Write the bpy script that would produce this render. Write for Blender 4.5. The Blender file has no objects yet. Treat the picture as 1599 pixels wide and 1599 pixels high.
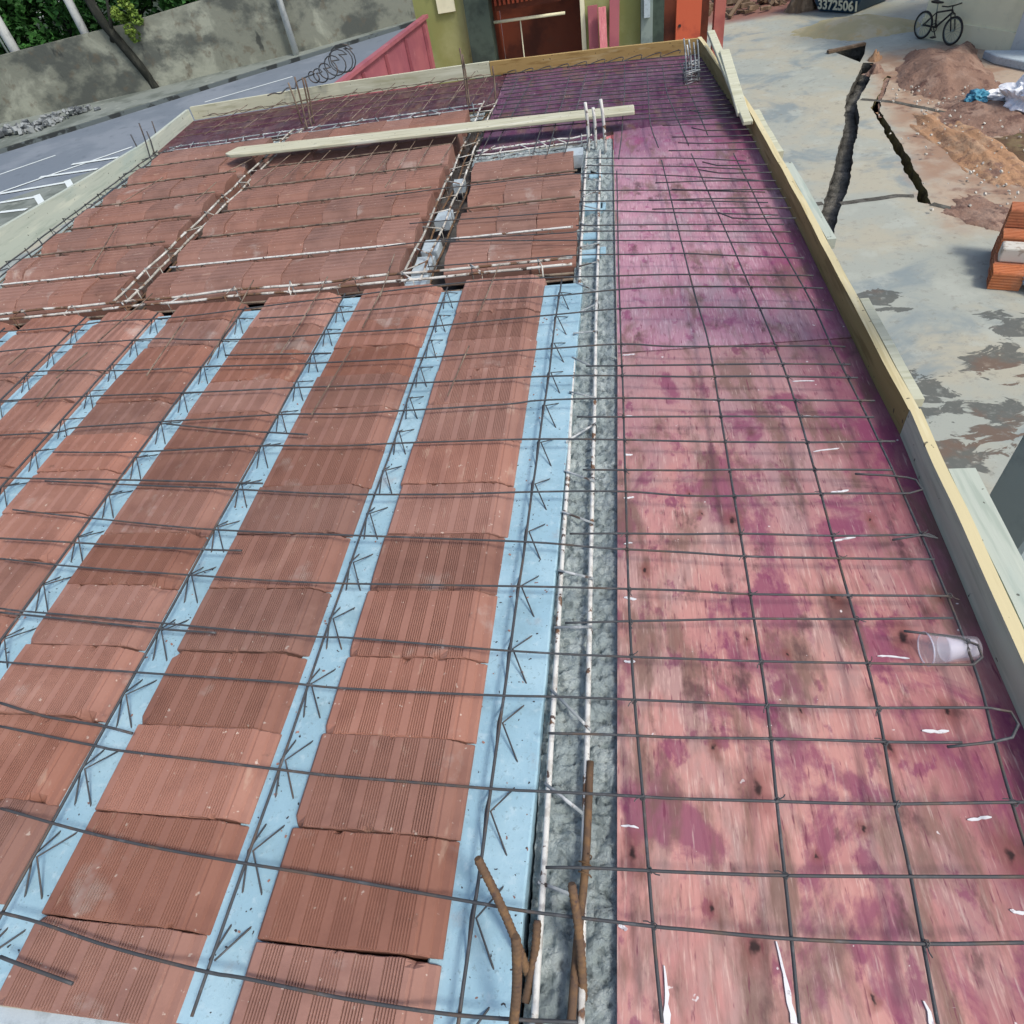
import bpy, bmesh, math, random, json
from mathutils import Vector, Matrix, noise
from mathutils.geometry import tessellate_polygon
random.seed(7)
D = {"cross":[[[-0.9,0.157,0.022],[-0.802,0.146,0.022],[-0.642,0.122,0.022],[-0.434,0.101,0.022],[-0.362,0.098,0.022],[-0.174,0.086,0.022],[-0.004,0.081,0.022],[0.116,0.083,0.022],[0.217,0.088,0.022]],[[-1.038,0.341,0.022],[-0.815,0.31,0.022],[-0.62,0.288,0.022],[-0.431,0.273,0.022],[-0.226,0.262,0.022],[0.023,0.243,0.022],[0.142,0.234,0.022],[0.345,0.228,0.022],[0.39,0.228,0.022],[0.561,0.228,0.022],[0.762,0.236,0.022],[0.904,0.248,0.022]],[[0.156,0.306,0.022],[0.229,0.31,0.022],[0.338,0.312,0.022],[0.396,0.313,0.022],[0.564,0.319,0.022],[0.768,0.331,0.022],[0.941,0.342,0.022]],[[-1.174,0.524,0.022],[-0.894,0.489,0.022],[-0.805,0.479,0.022],[-0.432,0.455,0.022],[-0.28,0.446,0.022],[0.033,0.438,0.022],[0.157,0.438,0.022],[0.332,0.437,0.022],[0.406,0.437,0.022],[0.575,0.443,0.022],[0.779,0.448,0.022],[0.987,0.46,0.022]],[[0.144,0.556,0.022],[0.237,0.557,0.022],[0.327,0.556,0.022],[0.415,0.555,0.022],[0.582,0.559,0.022],[0.788,0.561,0.022],[0.922,0.566,0.022]],[[-1.302,0.696,0.022],[-0.892,0.673,0.022],[-0.502,0.654,0.022],[-0.338,0.642,0.022],[0.013,0.635,0.022],[0.154,0.635,0.022],[0.326,0.633,0.022],[0.421,0.632,0.022],[0.585,0.63,0.022],[0.789,0.629,0.022],[0.995,0.635,0.022],[1.029,0.628,0.022],[1.032,0.603,0.022],[1.012,0.577,0.022],[0.976,0.567,0.022],[0.896,0.554,0.022]],[[-1.425,0.861,0.022],[-1.327,0.85,0.022],[-0.89,0.816,0.022],[-0.433,0.778,0.022],[-0.377,0.777,0.022],[0.039,0.749,0.022],[0.429,0.734,0.022],[0.592,0.729,0.022],[0.799,0.728,0.022],[0.999,0.728,0.022],[1.021,0.745,0.022],[1.023,0.773,0.022],[0.994,0.79,0.022],[0.938,0.8,0.022],[0.892,0.807,0.022]],[[0.169,0.822,0.022],[0.313,0.828,0.022],[0.436,0.831,0.022],[0.59,0.836,0.022],[0.8,0.837,0.022],[1.0,0.84,0.022]],[[-1.558,1.039,0.022],[-1.331,1.012,0.022],[-0.891,0.972,0.022],[-0.426,0.941,0.022],[0.042,0.928,0.022],[0.315,0.919,0.022],[0.443,0.914,0.022],[0.596,0.903,0.022],[0.806,0.899,0.022],[1.011,0.898,0.022]],[[-1.663,1.246,0.022],[-1.336,1.197,0.022],[-0.889,1.142,0.022],[-0.475,1.11,0.022],[0.045,1.073,0.022],[0.246,1.049,0.022],[0.452,1.031,0.022],[0.597,1.016,0.022],[0.807,1.007,0.022],[1.012,1.0,0.022]],[[0.169,1.098,0.022],[0.307,1.095,0.022],[0.456,1.089,0.022],[0.596,1.088,0.022],[0.809,1.078,0.022],[1.004,1.078,0.022],[1.04,1.067,0.022],[1.024,1.079,0.022],[0.94,1.063,0.022]],[[-1.633,1.382,0.022],[-1.334,1.35,0.022],[-0.88,1.304,0.022],[-0.522,1.27,0.022],[-0.222,1.257,0.022],[0.042,1.257,0.022],[0.304,1.246,0.022],[0.467,1.224,0.022],[0.601,1.217,0.022],[0.814,1.217,0.022],[1.02,1.211,0.022],[1.053,1.223,0.022],[1.049,1.258,0.022],[1.006,1.274,0.022],[0.912,1.286,0.022]],[[0.197,1.34,0.022],[0.474,1.32,0.022],[0.598,1.317,0.022],[0.817,1.308,0.022],[1.004,1.298,0.022]],[[-1.698,1.528,0.022],[-1.325,1.509,0.022],[-0.881,1.51,0.022],[-0.588,1.492,0.022],[-0.349,1.492,0.022],[0.029,1.482,0.022],[0.3,1.464,0.022],[0.484,1.446,0.022],[0.602,1.435,0.022],[0.823,1.418,0.022],[1.044,1.409,0.022]],[[-2.006,1.64,0.022],[-1.754,1.64,0.022],[-1.679,1.664,0.022],[-1.324,1.67,0.022],[-0.88,1.672,0.022],[-0.637,1.659,0.022],[-0.407,1.661,0.022],[-0.062,1.663,0.022],[0.049,1.673,0.022],[0.311,1.663,0.022],[0.499,1.643,0.022],[0.606,1.627,0.022],[0.824,1.605,0.022],[1.036,1.583,0.022]],[[0.171,1.582,0.022],[0.492,1.556,0.022],[0.597,1.548,0.022],[0.821,1.53,0.022],[1.017,1.512,0.022]],[[-2.174,1.864,0.022],[-1.732,1.858,0.022],[-1.33,1.841,0.022],[-0.852,1.828,0.022],[-0.684,1.819,0.022],[-0.4,1.811,0.022],[0.047,1.803,0.022],[0.313,1.783,0.022],[0.508,1.756,0.022],[0.6,1.746,0.022],[0.82,1.724,0.022],[1.019,1.697,0.022]],[[0.197,1.849,0.022],[0.513,1.819,0.022],[0.813,1.793,0.022],[1.015,1.767,0.022]],[[-2.326,2.069,0.022],[-2.057,2.063,0.022],[-1.695,2.025,0.022],[-1.326,2.007,0.022],[-0.9,1.982,0.022],[-0.73,1.976,0.022],[-0.4,1.967,0.022],[0.052,1.967,0.022],[0.315,1.967,0.022],[0.521,1.926,0.022],[0.983,1.873,0.022],[1.021,1.864,0.022]],[[-2.461,2.249,0.022],[-2.313,2.257,0.022],[-2.096,2.266,0.022],[-1.891,2.26,0.022],[-1.658,2.251,0.022],[-1.475,2.218,0.022],[-1.229,2.191,0.022],[-0.998,2.185,0.022],[-0.789,2.186,0.022],[-0.609,2.181,0.022],[-0.434,2.18,0.022],[0.055,2.194,0.022],[0.309,2.202,0.022],[0.54,2.176,0.022],[0.933,2.108,0.022],[1.032,2.084,0.022]],[[-1.218,2.353,0.022],[-0.971,2.343,0.022],[-0.844,2.345,0.022],[-0.649,2.346,0.022],[-0.403,2.354,0.022],[0.054,2.336,0.022],[0.311,2.343,0.022],[0.551,2.322,0.022],[0.853,2.271,0.022],[1.032,2.232,0.022]],[[-2.597,2.431,0.022],[-2.44,2.427,0.022],[-2.173,2.429,0.022],[-2.013,2.439,0.022],[-1.788,2.424,0.022],[-1.575,2.426,0.022],[-1.327,2.448,0.022],[-1.097,2.467,0.022],[-0.851,2.477,0.022],[-0.685,2.493,0.022],[-0.31,2.511,0.022],[0.045,2.487,0.022],[0.313,2.455,0.022],[0.559,2.42,0.022],[1.019,2.328,0.022]],[[-0.529,2.681,0.022],[-0.213,2.674,0.022],[0.145,2.663,0.022],[0.404,2.617,0.022],[0.572,2.589,0.022],[0.774,2.526,0.022],[1.011,2.459,0.022]],[[-0.793,2.935,0.022],[-0.675,2.944,0.022],[-0.544,2.936,0.022],[-0.145,2.857,0.022],[0.147,2.8,0.022],[0.408,2.738,0.022],[0.58,2.696,0.022],[1.0,2.589,0.022]],[[-0.525,2.951,0.022],[0.058,2.89,0.022],[0.15,2.888,0.022],[0.412,2.836,0.022],[0.588,2.796,0.022],[1.007,2.69,0.022]],[[-0.714,3.17,0.022],[-0.563,3.163,0.022],[-0.165,3.133,0.022],[0.138,3.109,0.022],[0.418,3.032,0.022],[0.602,2.973,0.022],[0.985,2.853,0.022]],[[0.128,2.953,0.022],[0.593,2.858,0.022],[0.995,2.764,0.022]],[[-0.945,3.562,0.022],[-0.65,3.585,0.022],[-0.372,3.585,0.022],[-0.061,3.59,0.022],[0.149,3.562,0.022],[0.434,3.468,0.022],[0.633,3.384,0.022],[0.965,3.232,0.022]],[[0.132,3.344,0.022],[0.427,3.27,0.022],[0.62,3.217,0.022],[0.972,3.098,0.022]],[[0.136,3.212,0.022],[0.423,3.152,0.022],[0.612,3.102,0.022],[0.968,2.988,0.022]],[[0.154,3.777,0.022],[0.441,3.684,0.022],[0.651,3.616,0.022],[0.944,3.487,0.022]],[[0.157,3.675,0.022],[0.437,3.578,0.022],[0.643,3.505,0.022],[0.949,3.378,0.022]]],"short":[[[-0.851,0.09,0.022],[-0.803,0.082,0.022],[-0.678,0.063,0.022]],[[-1.218,0.582,0.022],[-1.068,0.552,0.022],[-0.899,0.534,0.022],[-0.811,0.519,0.022]],[[-1.416,0.848,0.022],[-0.9,0.8,0.022],[-0.721,0.788,0.022]],[[-1.62,1.122,0.022],[-1.333,1.097,0.022],[-0.895,1.064,0.022],[-0.762,1.057,0.022]],[[-1.83,1.404,0.022],[-1.138,1.355,0.022],[-0.803,1.328,0.022]],[[-1.262,2.08,0.022],[-1.063,2.065,0.022],[-0.792,2.042,0.022]],[[-1.308,1.655,0.022],[-1.03,1.6,0.022],[-0.727,1.555,0.022]]],"long":[[[0.317,3.571,0.013],[0.313,2.509,0.013],[0.316,1.996,0.013],[0.317,1.461,0.013],[0.317,1.032,0.013],[0.32,0.678,0.013],[0.334,0.415,0.013],[0.346,0.182,0.013],[0.351,0.1,0.013]],[[0.548,3.648,0.013],[0.579,2.68,0.013],[0.595,2.274,0.013],[0.609,1.96,0.013],[0.604,1.549,0.013],[0.598,1.095,0.013],[0.591,0.684,0.013],[0.576,0.447,0.013],[0.569,0.322,0.013],[0.563,0.23,0.013],[0.554,0.118,0.013]],[[0.699,3.689,0.013],[0.738,3.134,0.013],[0.789,2.401,0.013],[0.818,1.933,0.013],[0.824,1.541,0.013],[0.813,1.09,0.013],[0.803,0.689,0.013],[0.781,0.454,0.013],[0.773,0.335,0.013],[0.752,0.135,0.013]],[[0.904,3.621,0.013],[0.939,2.816,0.013],[0.979,2.199,0.013],[0.988,1.912,0.013],[1.005,1.454,0.013],[1.011,1.283,0.013],[1.013,0.964,0.013],[1.004,0.712,0.013],[0.987,0.579,0.013],[0.972,0.448,0.013],[0.966,0.382,0.013]]],"thin":[[[-1.381,2.7,0.03],[-1.324,2.177,0.03],[-1.304,2.011,0.03]],[[-0.995,2.662,0.03],[-0.993,2.323,0.03],[-1.004,2.051,0.03]],[[-0.693,2.535,0.03],[-0.701,2.194,0.03]],[[-0.706,2.063,0.03],[-0.74,1.651,0.03]],[[-1.896,2.661,0.03],[-1.954,2.246,0.03]],[[-1.95,2.172,0.03],[-1.986,1.991,0.03]],[[-1.964,1.984,0.03],[-1.948,1.802,0.03]],[[-1.583,2.392,0.03],[-1.551,1.964,0.03]],[[-2.304,2.244,0.03],[-2.313,2.122,0.03]],[[-0.235,2.01,0.03],[-0.265,1.715,0.03]],[[-0.192,2.625,0.03],[-0.232,2.217,0.03]],[[-0.713,2.824,0.03],[-0.689,2.437,0.03]],[[-2.206,4.098,0.03],[-2.221,3.816,0.03]],[[-2.707,4.33,0.03],[-2.801,3.928,0.03]],[[-2.629,3.599,0.03],[-2.441,2.982,0.03]],[[-1.072,4.489,0.03],[-1.06,4.043,0.03]],[[-0.937,4.464,0.03],[-0.964,3.678,0.03]],[[-0.816,4.479,0.03],[-0.836,3.874,0.03]],[[-0.667,4.496,0.03],[-0.693,3.998,0.03]],[[-1.056,4.378,0.03],[-1.099,3.895,0.03]],[[-1.187,4.459,0.03],[-1.218,3.862,0.03]],[[-1.354,4.469,0.03],[-1.408,3.928,0.03]],[[-1.525,4.458,0.03],[-1.564,3.973,0.03]],[[-1.668,4.494,0.03],[-1.71,4.016,0.03]],[[-2.08,4.514,0.03],[-2.203,4.279,0.03]],[[-1.817,4.474,0.03],[-1.89,3.958,0.03]]],"mat":[[[-0.387,5.571,0.02],[-0.437,4.588,0.02],[-0.477,3.957,0.02]],[[-0.274,5.548,0.02],[-0.335,4.83,0.02],[-0.385,4.241,0.02]],[[-0.108,5.051,0.02],[-0.15,3.94,0.02]],[[0.004,5.442,0.02],[-0.068,3.913,0.02]],[[0.124,5.447,0.02],[0.037,3.908,0.02]],[[0.256,5.412,0.02],[0.216,4.728,0.02],[0.152,3.889,0.02]],[[0.393,5.54,0.02],[0.378,4.737,0.02],[0.329,3.717,0.02]],[[0.544,5.377,0.02],[0.529,4.723,0.02],[0.518,4.15,0.02],[0.54,3.816,0.02]],[[0.652,5.353,0.02],[0.644,4.737,0.02],[0.669,4.258,0.02],[0.695,3.791,0.02]],[[0.767,5.34,0.02],[0.781,4.609,0.02],[0.806,3.918,0.02]],[[-0.546,5.516,0.02],[-0.566,4.996,0.02]]],"matleft":[[[-0.646,5.733,0.02],[-0.683,5.117,0.02]],[[-0.821,5.716,0.02],[-0.849,5.131,0.02]],[[-1.0,5.717,0.02],[-1.031,5.092,0.02]],[[-1.182,5.719,0.02],[-1.21,5.081,0.02]],[[-1.354,5.714,0.02],[-1.397,5.114,0.02]],[[-1.522,5.708,0.02],[-1.573,5.127,0.02]],[[-1.715,5.728,0.02],[-1.775,5.164,0.02]],[[-1.906,5.729,0.02],[-1.97,5.183,0.02]]],"start":{"dark":[[[-2.095,5.426,-0.02],[-2.094,5.426,0.234]],[[-2.011,5.304,-0.02],[-1.982,5.316,0.284]],[[-1.986,5.338,-0.02],[-1.943,5.356,0.266]],[[-1.984,5.397,-0.02],[-1.949,5.412,0.249]]],"mid":[[[-0.735,5.256,-0.02],[-0.723,5.258,0.315]],[[-0.523,5.223,-0.02],[-0.51,5.225,0.192]],[[-0.724,5.281,-0.02],[-0.717,5.283,0.272]]],"white":[[[0.16,4.109,-0.02],[0.154,4.109,0.197]],[[0.256,4.076,-0.02],[0.24,4.075,0.211]],[[0.2,4.137,-0.02],[0.195,4.137,0.159]]],"corner":[[[0.801,5.207,-0.02],[0.774,5.21,0.191]],[[0.831,5.162,-0.02],[0.803,5.165,0.19]],[[0.856,5.164,-0.02],[0.833,5.167,0.172]],[[0.879,5.184,-0.02],[0.858,5.186,0.179]],[[0.825,5.288,-0.02],[0.804,5.29,0.136]]],"left":[[[-3.289,5.029,-0.02],[-3.279,5.036,0.138]],[[-3.212,5.03,-0.02],[-3.179,5.053,0.199]],[[-3.241,5.149,-0.02],[-3.225,5.161,0.115]],[[-3.374,5.454,-0.02],[-3.35,5.47,0.108]],[[-3.312,4.619,-0.02],[-3.307,4.623,0.053]]],"poles":[[[-10.825,26.561,-3.2],[-10.755,26.59,-1.605]]]},"rust":[[[0.128,0.151,-0.05],[0.054,0.283,0.14]],[[0.122,0.067,0.05],[0.139,0.168,0.2]],[[0.125,0.113,-0.05],[0.141,0.229,-0.02]],[[0.223,0.126,-0.05],[0.208,0.269,0.08]]],"rustline":[[0.228,0.519,-0.03],[0.223,0.323,-0.03],[0.213,0.208,-0.03],[0.206,0.09,-0.03],[0.205,0.049,-0.03]],"plank":[[-2.315,4.538,0.06],[-2.263,4.643,0.06],[0.429,4.428,0.06],[0.429,4.297,0.06],[-2.137,4.468,0.06],[-2.263,4.486,0.06]],"stakes":[[[0.888,4.757,0.3],[1.008,3.913,0.06]],[[0.929,4.459,0.27],[1.033,4.129,0.05]]],"pillar":[[1.694,1.691,-1.0],[0.593,0.383,1.0]],"coil":[[-2.504,5.873,0.08],[-2.466,5.926,0.08],[-2.389,5.874,0.08],[-2.383,6.031,0.08],[-2.299,5.974,0.08],[-2.355,6.184,0.08],[-2.318,6.3,0.08]],"coilc":[[-2.147,6.003,0.1],[-2.086,5.992,0.1],[-2.047,6.065,0.1],[-2.035,6.25,0.1],[-2.015,6.378,0.1],[-2.015,6.522,0.1]],"tr1":[[5.558,16.886,-3.2],[5.218,16.002,-3.2],[4.939,15.338,-3.2],[4.77,14.914,-3.2],[4.573,14.214,-3.2],[4.467,13.707,-3.2],[4.291,13.088,-3.2],[3.967,12.11,-3.2],[3.784,11.464,-3.2],[3.578,10.875,-3.2],[3.316,10.115,-3.2],[3.141,9.614,-3.2],[2.917,8.964,-3.2],[3.118,8.644,-3.2],[3.232,9.089,-3.2],[3.51,9.955,-3.2],[3.725,10.47,-3.2],[3.839,10.801,-3.2],[4.055,11.517,-3.2],[4.272,12.305,-3.2],[4.559,13.154,-3.2],[4.724,13.783,-3.2],[4.832,14.41,-3.2],[5.075,14.982,-3.2],[5.382,15.695,-3.2],[5.735,16.79,-3.2]],"tr2":[[5.74,15.833,-3.2],[5.41,15.035,-3.2],[5.16,14.423,-3.2],[5.002,14.109,-3.2],[4.931,13.179,-3.2],[4.85,12.346,-3.2],[4.791,11.612,-3.2],[4.732,11.174,-3.2],[4.706,10.678,-3.2],[4.673,10.33,-3.2],[4.579,10.014,-3.2],[4.711,9.87,-3.2],[4.775,10.187,-3.2],[4.827,10.643,-3.2],[4.887,11.205,-3.2],[4.947,11.729,-3.2],[4.984,12.299,-3.2],[5.044,13.136,-3.2],[5.095,13.922,-3.2],[5.287,14.484,-3.2],[5.791,15.717,-3.2]],"hole":[[5.138,18.248,-3.2],[5.422,17.268,-3.2],[5.514,16.96,-3.2],[5.74,17.514,-3.2],[5.933,18.179,-3.2]],"holeplank":[[5.065,17.898,-3.14],[5.896,18.143,-3.14]],"joints":[[[3.081,10.242,-3.2],[3.361,10.285,-3.2]],[[3.584,10.205,-3.2],[3.925,10.23,-3.2],[4.372,10.272,-3.2],[4.595,10.212,-3.2]],[[4.731,9.909,-3.2],[4.994,9.586,-3.2],[5.264,9.276,-3.2]],[[4.964,14.627,-3.2],[5.467,14.213,-3.2],[5.845,13.682,-3.2],[6.324,12.837,-3.2]]],"wall":[[-20.387,22.592,-3.2],[-15.378,24.305,-3.2],[-10.417,26.593,-3.2],[-7.963,28.368,-3.2]],"kerb":[[-18.654,18.479,-3.2],[-18.006,19.401,-3.2],[-16.151,20.695,-3.2],[-14.502,22.656,-3.2],[-12.792,23.478,-3.2],[-10.239,26.063,-3.2],[-7.963,28.368,-3.2]],"lane":[[[-16.421,17.276,-3.2],[-15.369,18.376,-3.2]],[[-12.297,21.903,-3.2],[-9.903,23.528,-3.2]]],"hatch":[[-15.526,15.061,-3.2],[-15.241,15.694,-3.2],[-14.095,16.846,-3.2],[-12.761,18.144,-3.2]],"stripes":[[[-15.166,15.593,-3.2],[-14.112,15.586,-3.2],[-13.241,15.827,-3.2]],[[-14.659,14.914,-3.2],[-13.585,15.013,-3.2]],[[-14.6,16.516,-3.2],[-12.895,16.568,-3.2]],[[-14.102,17.254,-3.2],[-12.727,17.322,-3.2]],[[-14.152,14.234,-3.2],[-13.374,14.22,-3.2]]],"stripend":[[[-13.399,15.954,-3.2],[-12.828,15.271,-3.2]],[[-13.74,15.131,-3.2],[-13.02,14.346,-3.2]]],"rubble":[[-19.156,20.62,-3.2],[-18.924,21.122,-3.2],[-18.279,21.067,-3.2],[-17.859,21.15,-3.2],[-17.652,21.375,-3.2],[-17.398,22.084,-3.2],[-16.804,22.492,-3.2],[-17.617,19.808,-3.2]],"tree":[[-15.25,24.394,-3.2],[-15.756,24.057,-1.035]],"post1":[[-20.387,22.592,-3.2],[-20.303,22.668,-3.036]],"hoard":[[-2.935,13.9,-0.8],[-3.425,10.039,-0.8]],"bx":{"a":[-3.16,14.0,-0.902],"b":[-2.218,14.0,-1.115],"c":[-1.792,14.0,-1.169],"d":[-0.224,14.0,-1.367],"e":[-0.145,14.0,-1.377],"f":[0.803,14.0,-1.497],"g":[1.2,14.0,-1.547],"h":[1.395,14.0,-1.48],"i":[1.808,14.0,-1.533],"j":[2.025,14.0,-1.56],"k":[2.198,14.0,-1.582]},"bz":[[-2.675,14.0,-0.87],[-1.679,14.0,-0.842],[-0.633,14.0,-1.103],[-1.297,14.0,-1.046],[-1.299,14.0,-1.667],[-1.772,14.0,-1.05],[-0.495,14.0,-1.075]],"pinkt":[[-0.01,13.8,-1.014],[0.011,13.8,-1.687],[0.132,13.8,-0.997],[0.18,13.8,-1.708],[0.346,13.8,-1.042],[0.259,13.8,-1.717]],"white_dash":[[0.851,1.442,-0.04],[0.923,1.454,-0.04],[0.863,1.278,-0.04],[0.909,1.285,-0.04],[0.825,1.109,-0.04],[0.886,1.119,-0.04],[0.849,0.781,-0.04],[0.912,0.777,-0.04],[0.888,0.612,-0.04],[0.937,0.614,-0.04],[0.913,0.447,-0.04],[0.955,0.452,-0.04],[0.857,1.778,-0.04],[0.922,1.775,-0.04],[0.854,1.601,-0.04],[0.901,1.597,-0.04],[0.319,1.988,-0.04],[0.364,1.987,-0.04],[0.317,1.643,-0.04],[0.346,1.644,-0.04],[0.314,1.46,-0.04],[0.341,1.461,-0.04],[0.311,1.28,-0.04],[0.34,1.281,-0.04],[0.308,1.11,-0.04],[0.331,1.114,-0.04],[0.305,0.936,-0.04],[0.336,0.932,-0.04],[0.302,0.759,-0.04],[0.328,0.757,-0.04],[0.29,0.402,-0.04],[0.324,0.399,-0.04],[0.283,0.234,-0.04],[0.299,0.231,-0.04],[0.929,0.304,-0.04],[0.959,0.301,-0.04],[0.945,2.995,-0.04],[0.991,2.991,-0.04],[0.854,2.991,-0.04],[0.894,2.981,-0.04]],"streak":[[[0.547,0.231,-0.04],[0.551,0.196,-0.04],[0.556,0.122,-0.04]],[[0.756,0.168,-0.04],[0.76,0.155,-0.04],[0.758,0.128,-0.04]],[[0.359,0.182,-0.04],[0.361,0.154,-0.04],[0.359,0.104,-0.04]]],"cup":[[0.935,0.779,0.0],[1.03,0.783,-0.02]],"knots":[[0.482,0.565,-0.04],[0.666,0.652,-0.04],[0.557,0.49,-0.04],[0.64,0.369,-0.04],[0.729,0.424,-0.04],[0.51,0.224,-0.04],[0.68,0.168,-0.04],[0.447,0.278,-0.04],[0.818,0.581,-0.04],[0.519,1.219,-0.04],[0.598,1.188,-0.04],[0.938,1.182,-0.04],[0.585,0.826,-0.04],[0.917,0.833,-0.04],[0.491,1.293,-0.04],[0.362,1.027,-0.04],[0.313,0.357,-0.04],[1.021,0.942,-0.04],[0.949,0.658,-0.04],[0.793,0.942,-0.04],[0.664,0.786,-0.04],[0.962,0.392,-0.04]],"brick":[[4.559,7.526,-3.2],[4.775,7.329,-3.2],[5.551,9.697,-3.2]],"bag":[[6.861,13.792,-3.2],[6.952,12.719,-3.2]],"mound":[[6.301,17.68,-3.2],[6.743,14.821,-3.2],[6.826,12.296,-3.2],[5.563,14.559,-3.2],[6.923,16.055,-3.2],[7.05,13.893,-3.2]],"sand":[[4.86,19.435,-3.2],[6.239,19.514,-3.2],[6.811,18.107,-3.2]],"orange":[[5.198,13.245,-3.2],[5.396,12.214,-3.2],[5.372,10.979,-3.2],[5.347,10.145,-3.2],[5.657,13.406,-3.2],[6.223,11.636,-3.2]],"mud":[[6.174,12.543,-3.2],[6.625,11.778,-3.2],[6.436,11.291,-3.2],[6.307,12.65,-3.2]],"skip":[[5.687,21.821,-3.2],[6.36,21.026,-3.2]],"bikeA":[7.001,18.047,-3.2],"bikeB":[7.333,17.288,-3.2],"rwall":[[6.894,18.171,-3.2],[8.026,15.881,-3.2],[8.268,15.426,-3.2]],"debris":[[3.865,22.429,-3.2],[4.954,23.446,-3.2],[5.154,22.213,-3.2],[3.296,23.409,-3.2],[5.519,22.424,-3.2]],"step":[[7.707,15.775,-3.2],[7.866,14.978,-3.2]],"wet":[[3.638,7.633,-3.2],[3.304,7.313,-3.2],[4.262,6.634,-3.2],[4.707,6.831,-3.2],[3.717,5.76,-3.2],[3.134,4.826,-3.2],[3.497,4.631,-3.2],[3.465,5.173,-3.2],[3.224,5.919,-3.2],[3.856,5.336,-3.2],[3.186,7.554,-3.2]],"stk1":[[0.986,5.563,0.13],[1.014,3.94,0.045]],"stk2":[[1.019,5.074,0.12],[1.005,4.074,0.05]],"C":[0.311,0.0,1.304],"R":[[0.9847326541291574,-0.024650775161935548,-0.172319294264052],[0.09829547521845897,-0.7382503188334596,0.6673263566605716],[-0.14366488590926652,-0.6740762612836999,-0.7245561362175236]],"colv":{"1":0.354,"2":0.362,"3":0.766,"4":1.062,"5":1.502}}
sc = bpy.context.scene
col = sc.collection
# ---------------------------------------------------------------- camera, sky, sun, exposure
CAM = Vector(D['C']); RM = D['R']
cd = bpy.data.cameras.new('camera'); cam = bpy.data.objects.new('camera', cd); col.objects.link(cam)
m4 = Matrix.Identity(4)
for i in range(3):
    m4[i][0] = RM[i][0]; m4[i][1] = -RM[i][1]; m4[i][2] = -RM[i][2]; m4[i][3] = CAM[i]
cam.matrix_world = m4
cd.sensor_width = 36.0; cd.lens = 36.0*1000.0/1599.0; cd.clip_start = 0.05; cd.clip_end = 1000
sc.camera = cam
w = bpy.data.worlds.new('World'); sc.world = w; w.use_nodes = True
SUN_EL, SUN_AZ = math.radians(54), math.radians(122)   # azimuth measured from +y towards +x
nt = w.node_tree
sky = nt.nodes.new('ShaderNodeTexSky'); sky.sky_type = 'NISHITA'; sky.sun_disc = False
sky.sun_elevation = SUN_EL; sky.sun_rotation = SUN_AZ; sky.air_density = 1.0; sky.dust_density = 3.0; sky.ozone_density = 1.0
nt.links.new(sky.outputs[0], nt.nodes['Background'].inputs[0]); nt.nodes['Background'].inputs[1].default_value = 0.135
sl = bpy.data.lights.new('sun', 'SUN'); so = bpy.data.objects.new('sun', sl); col.objects.link(so)
sl.energy = 1.8; sl.angle = math.radians(12); sl.color = (1.0, 0.96, 0.9)
sd = Vector((math.sin(SUN_AZ)*math.cos(SUN_EL), math.cos(SUN_AZ)*math.cos(SUN_EL), math.sin(SUN_EL)))
so.rotation_euler = sd.to_track_quat('Z', 'Y').to_euler()
sc.view_settings.view_transform = 'Standard'; sc.view_settings.look = 'None'
sc.view_settings.exposure = 0.42; sc.view_settings.gamma = 1.0
GZ = -3.2

def pix(p):
    q = Vector(p)-CAM
    c = [sum(RM[i][j]*q[i] for i in range(3)) for j in range(3)]
    if c[2] <= 0.05: return (-9999, -9999)
    return (c[0]/c[2]*1000+799.5, c[1]/c[2]*1000+799.5)
def inview(p, m=60):
    x, y = pix(p); return -m < x < 1599+m and -m < y < 1599+m

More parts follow.
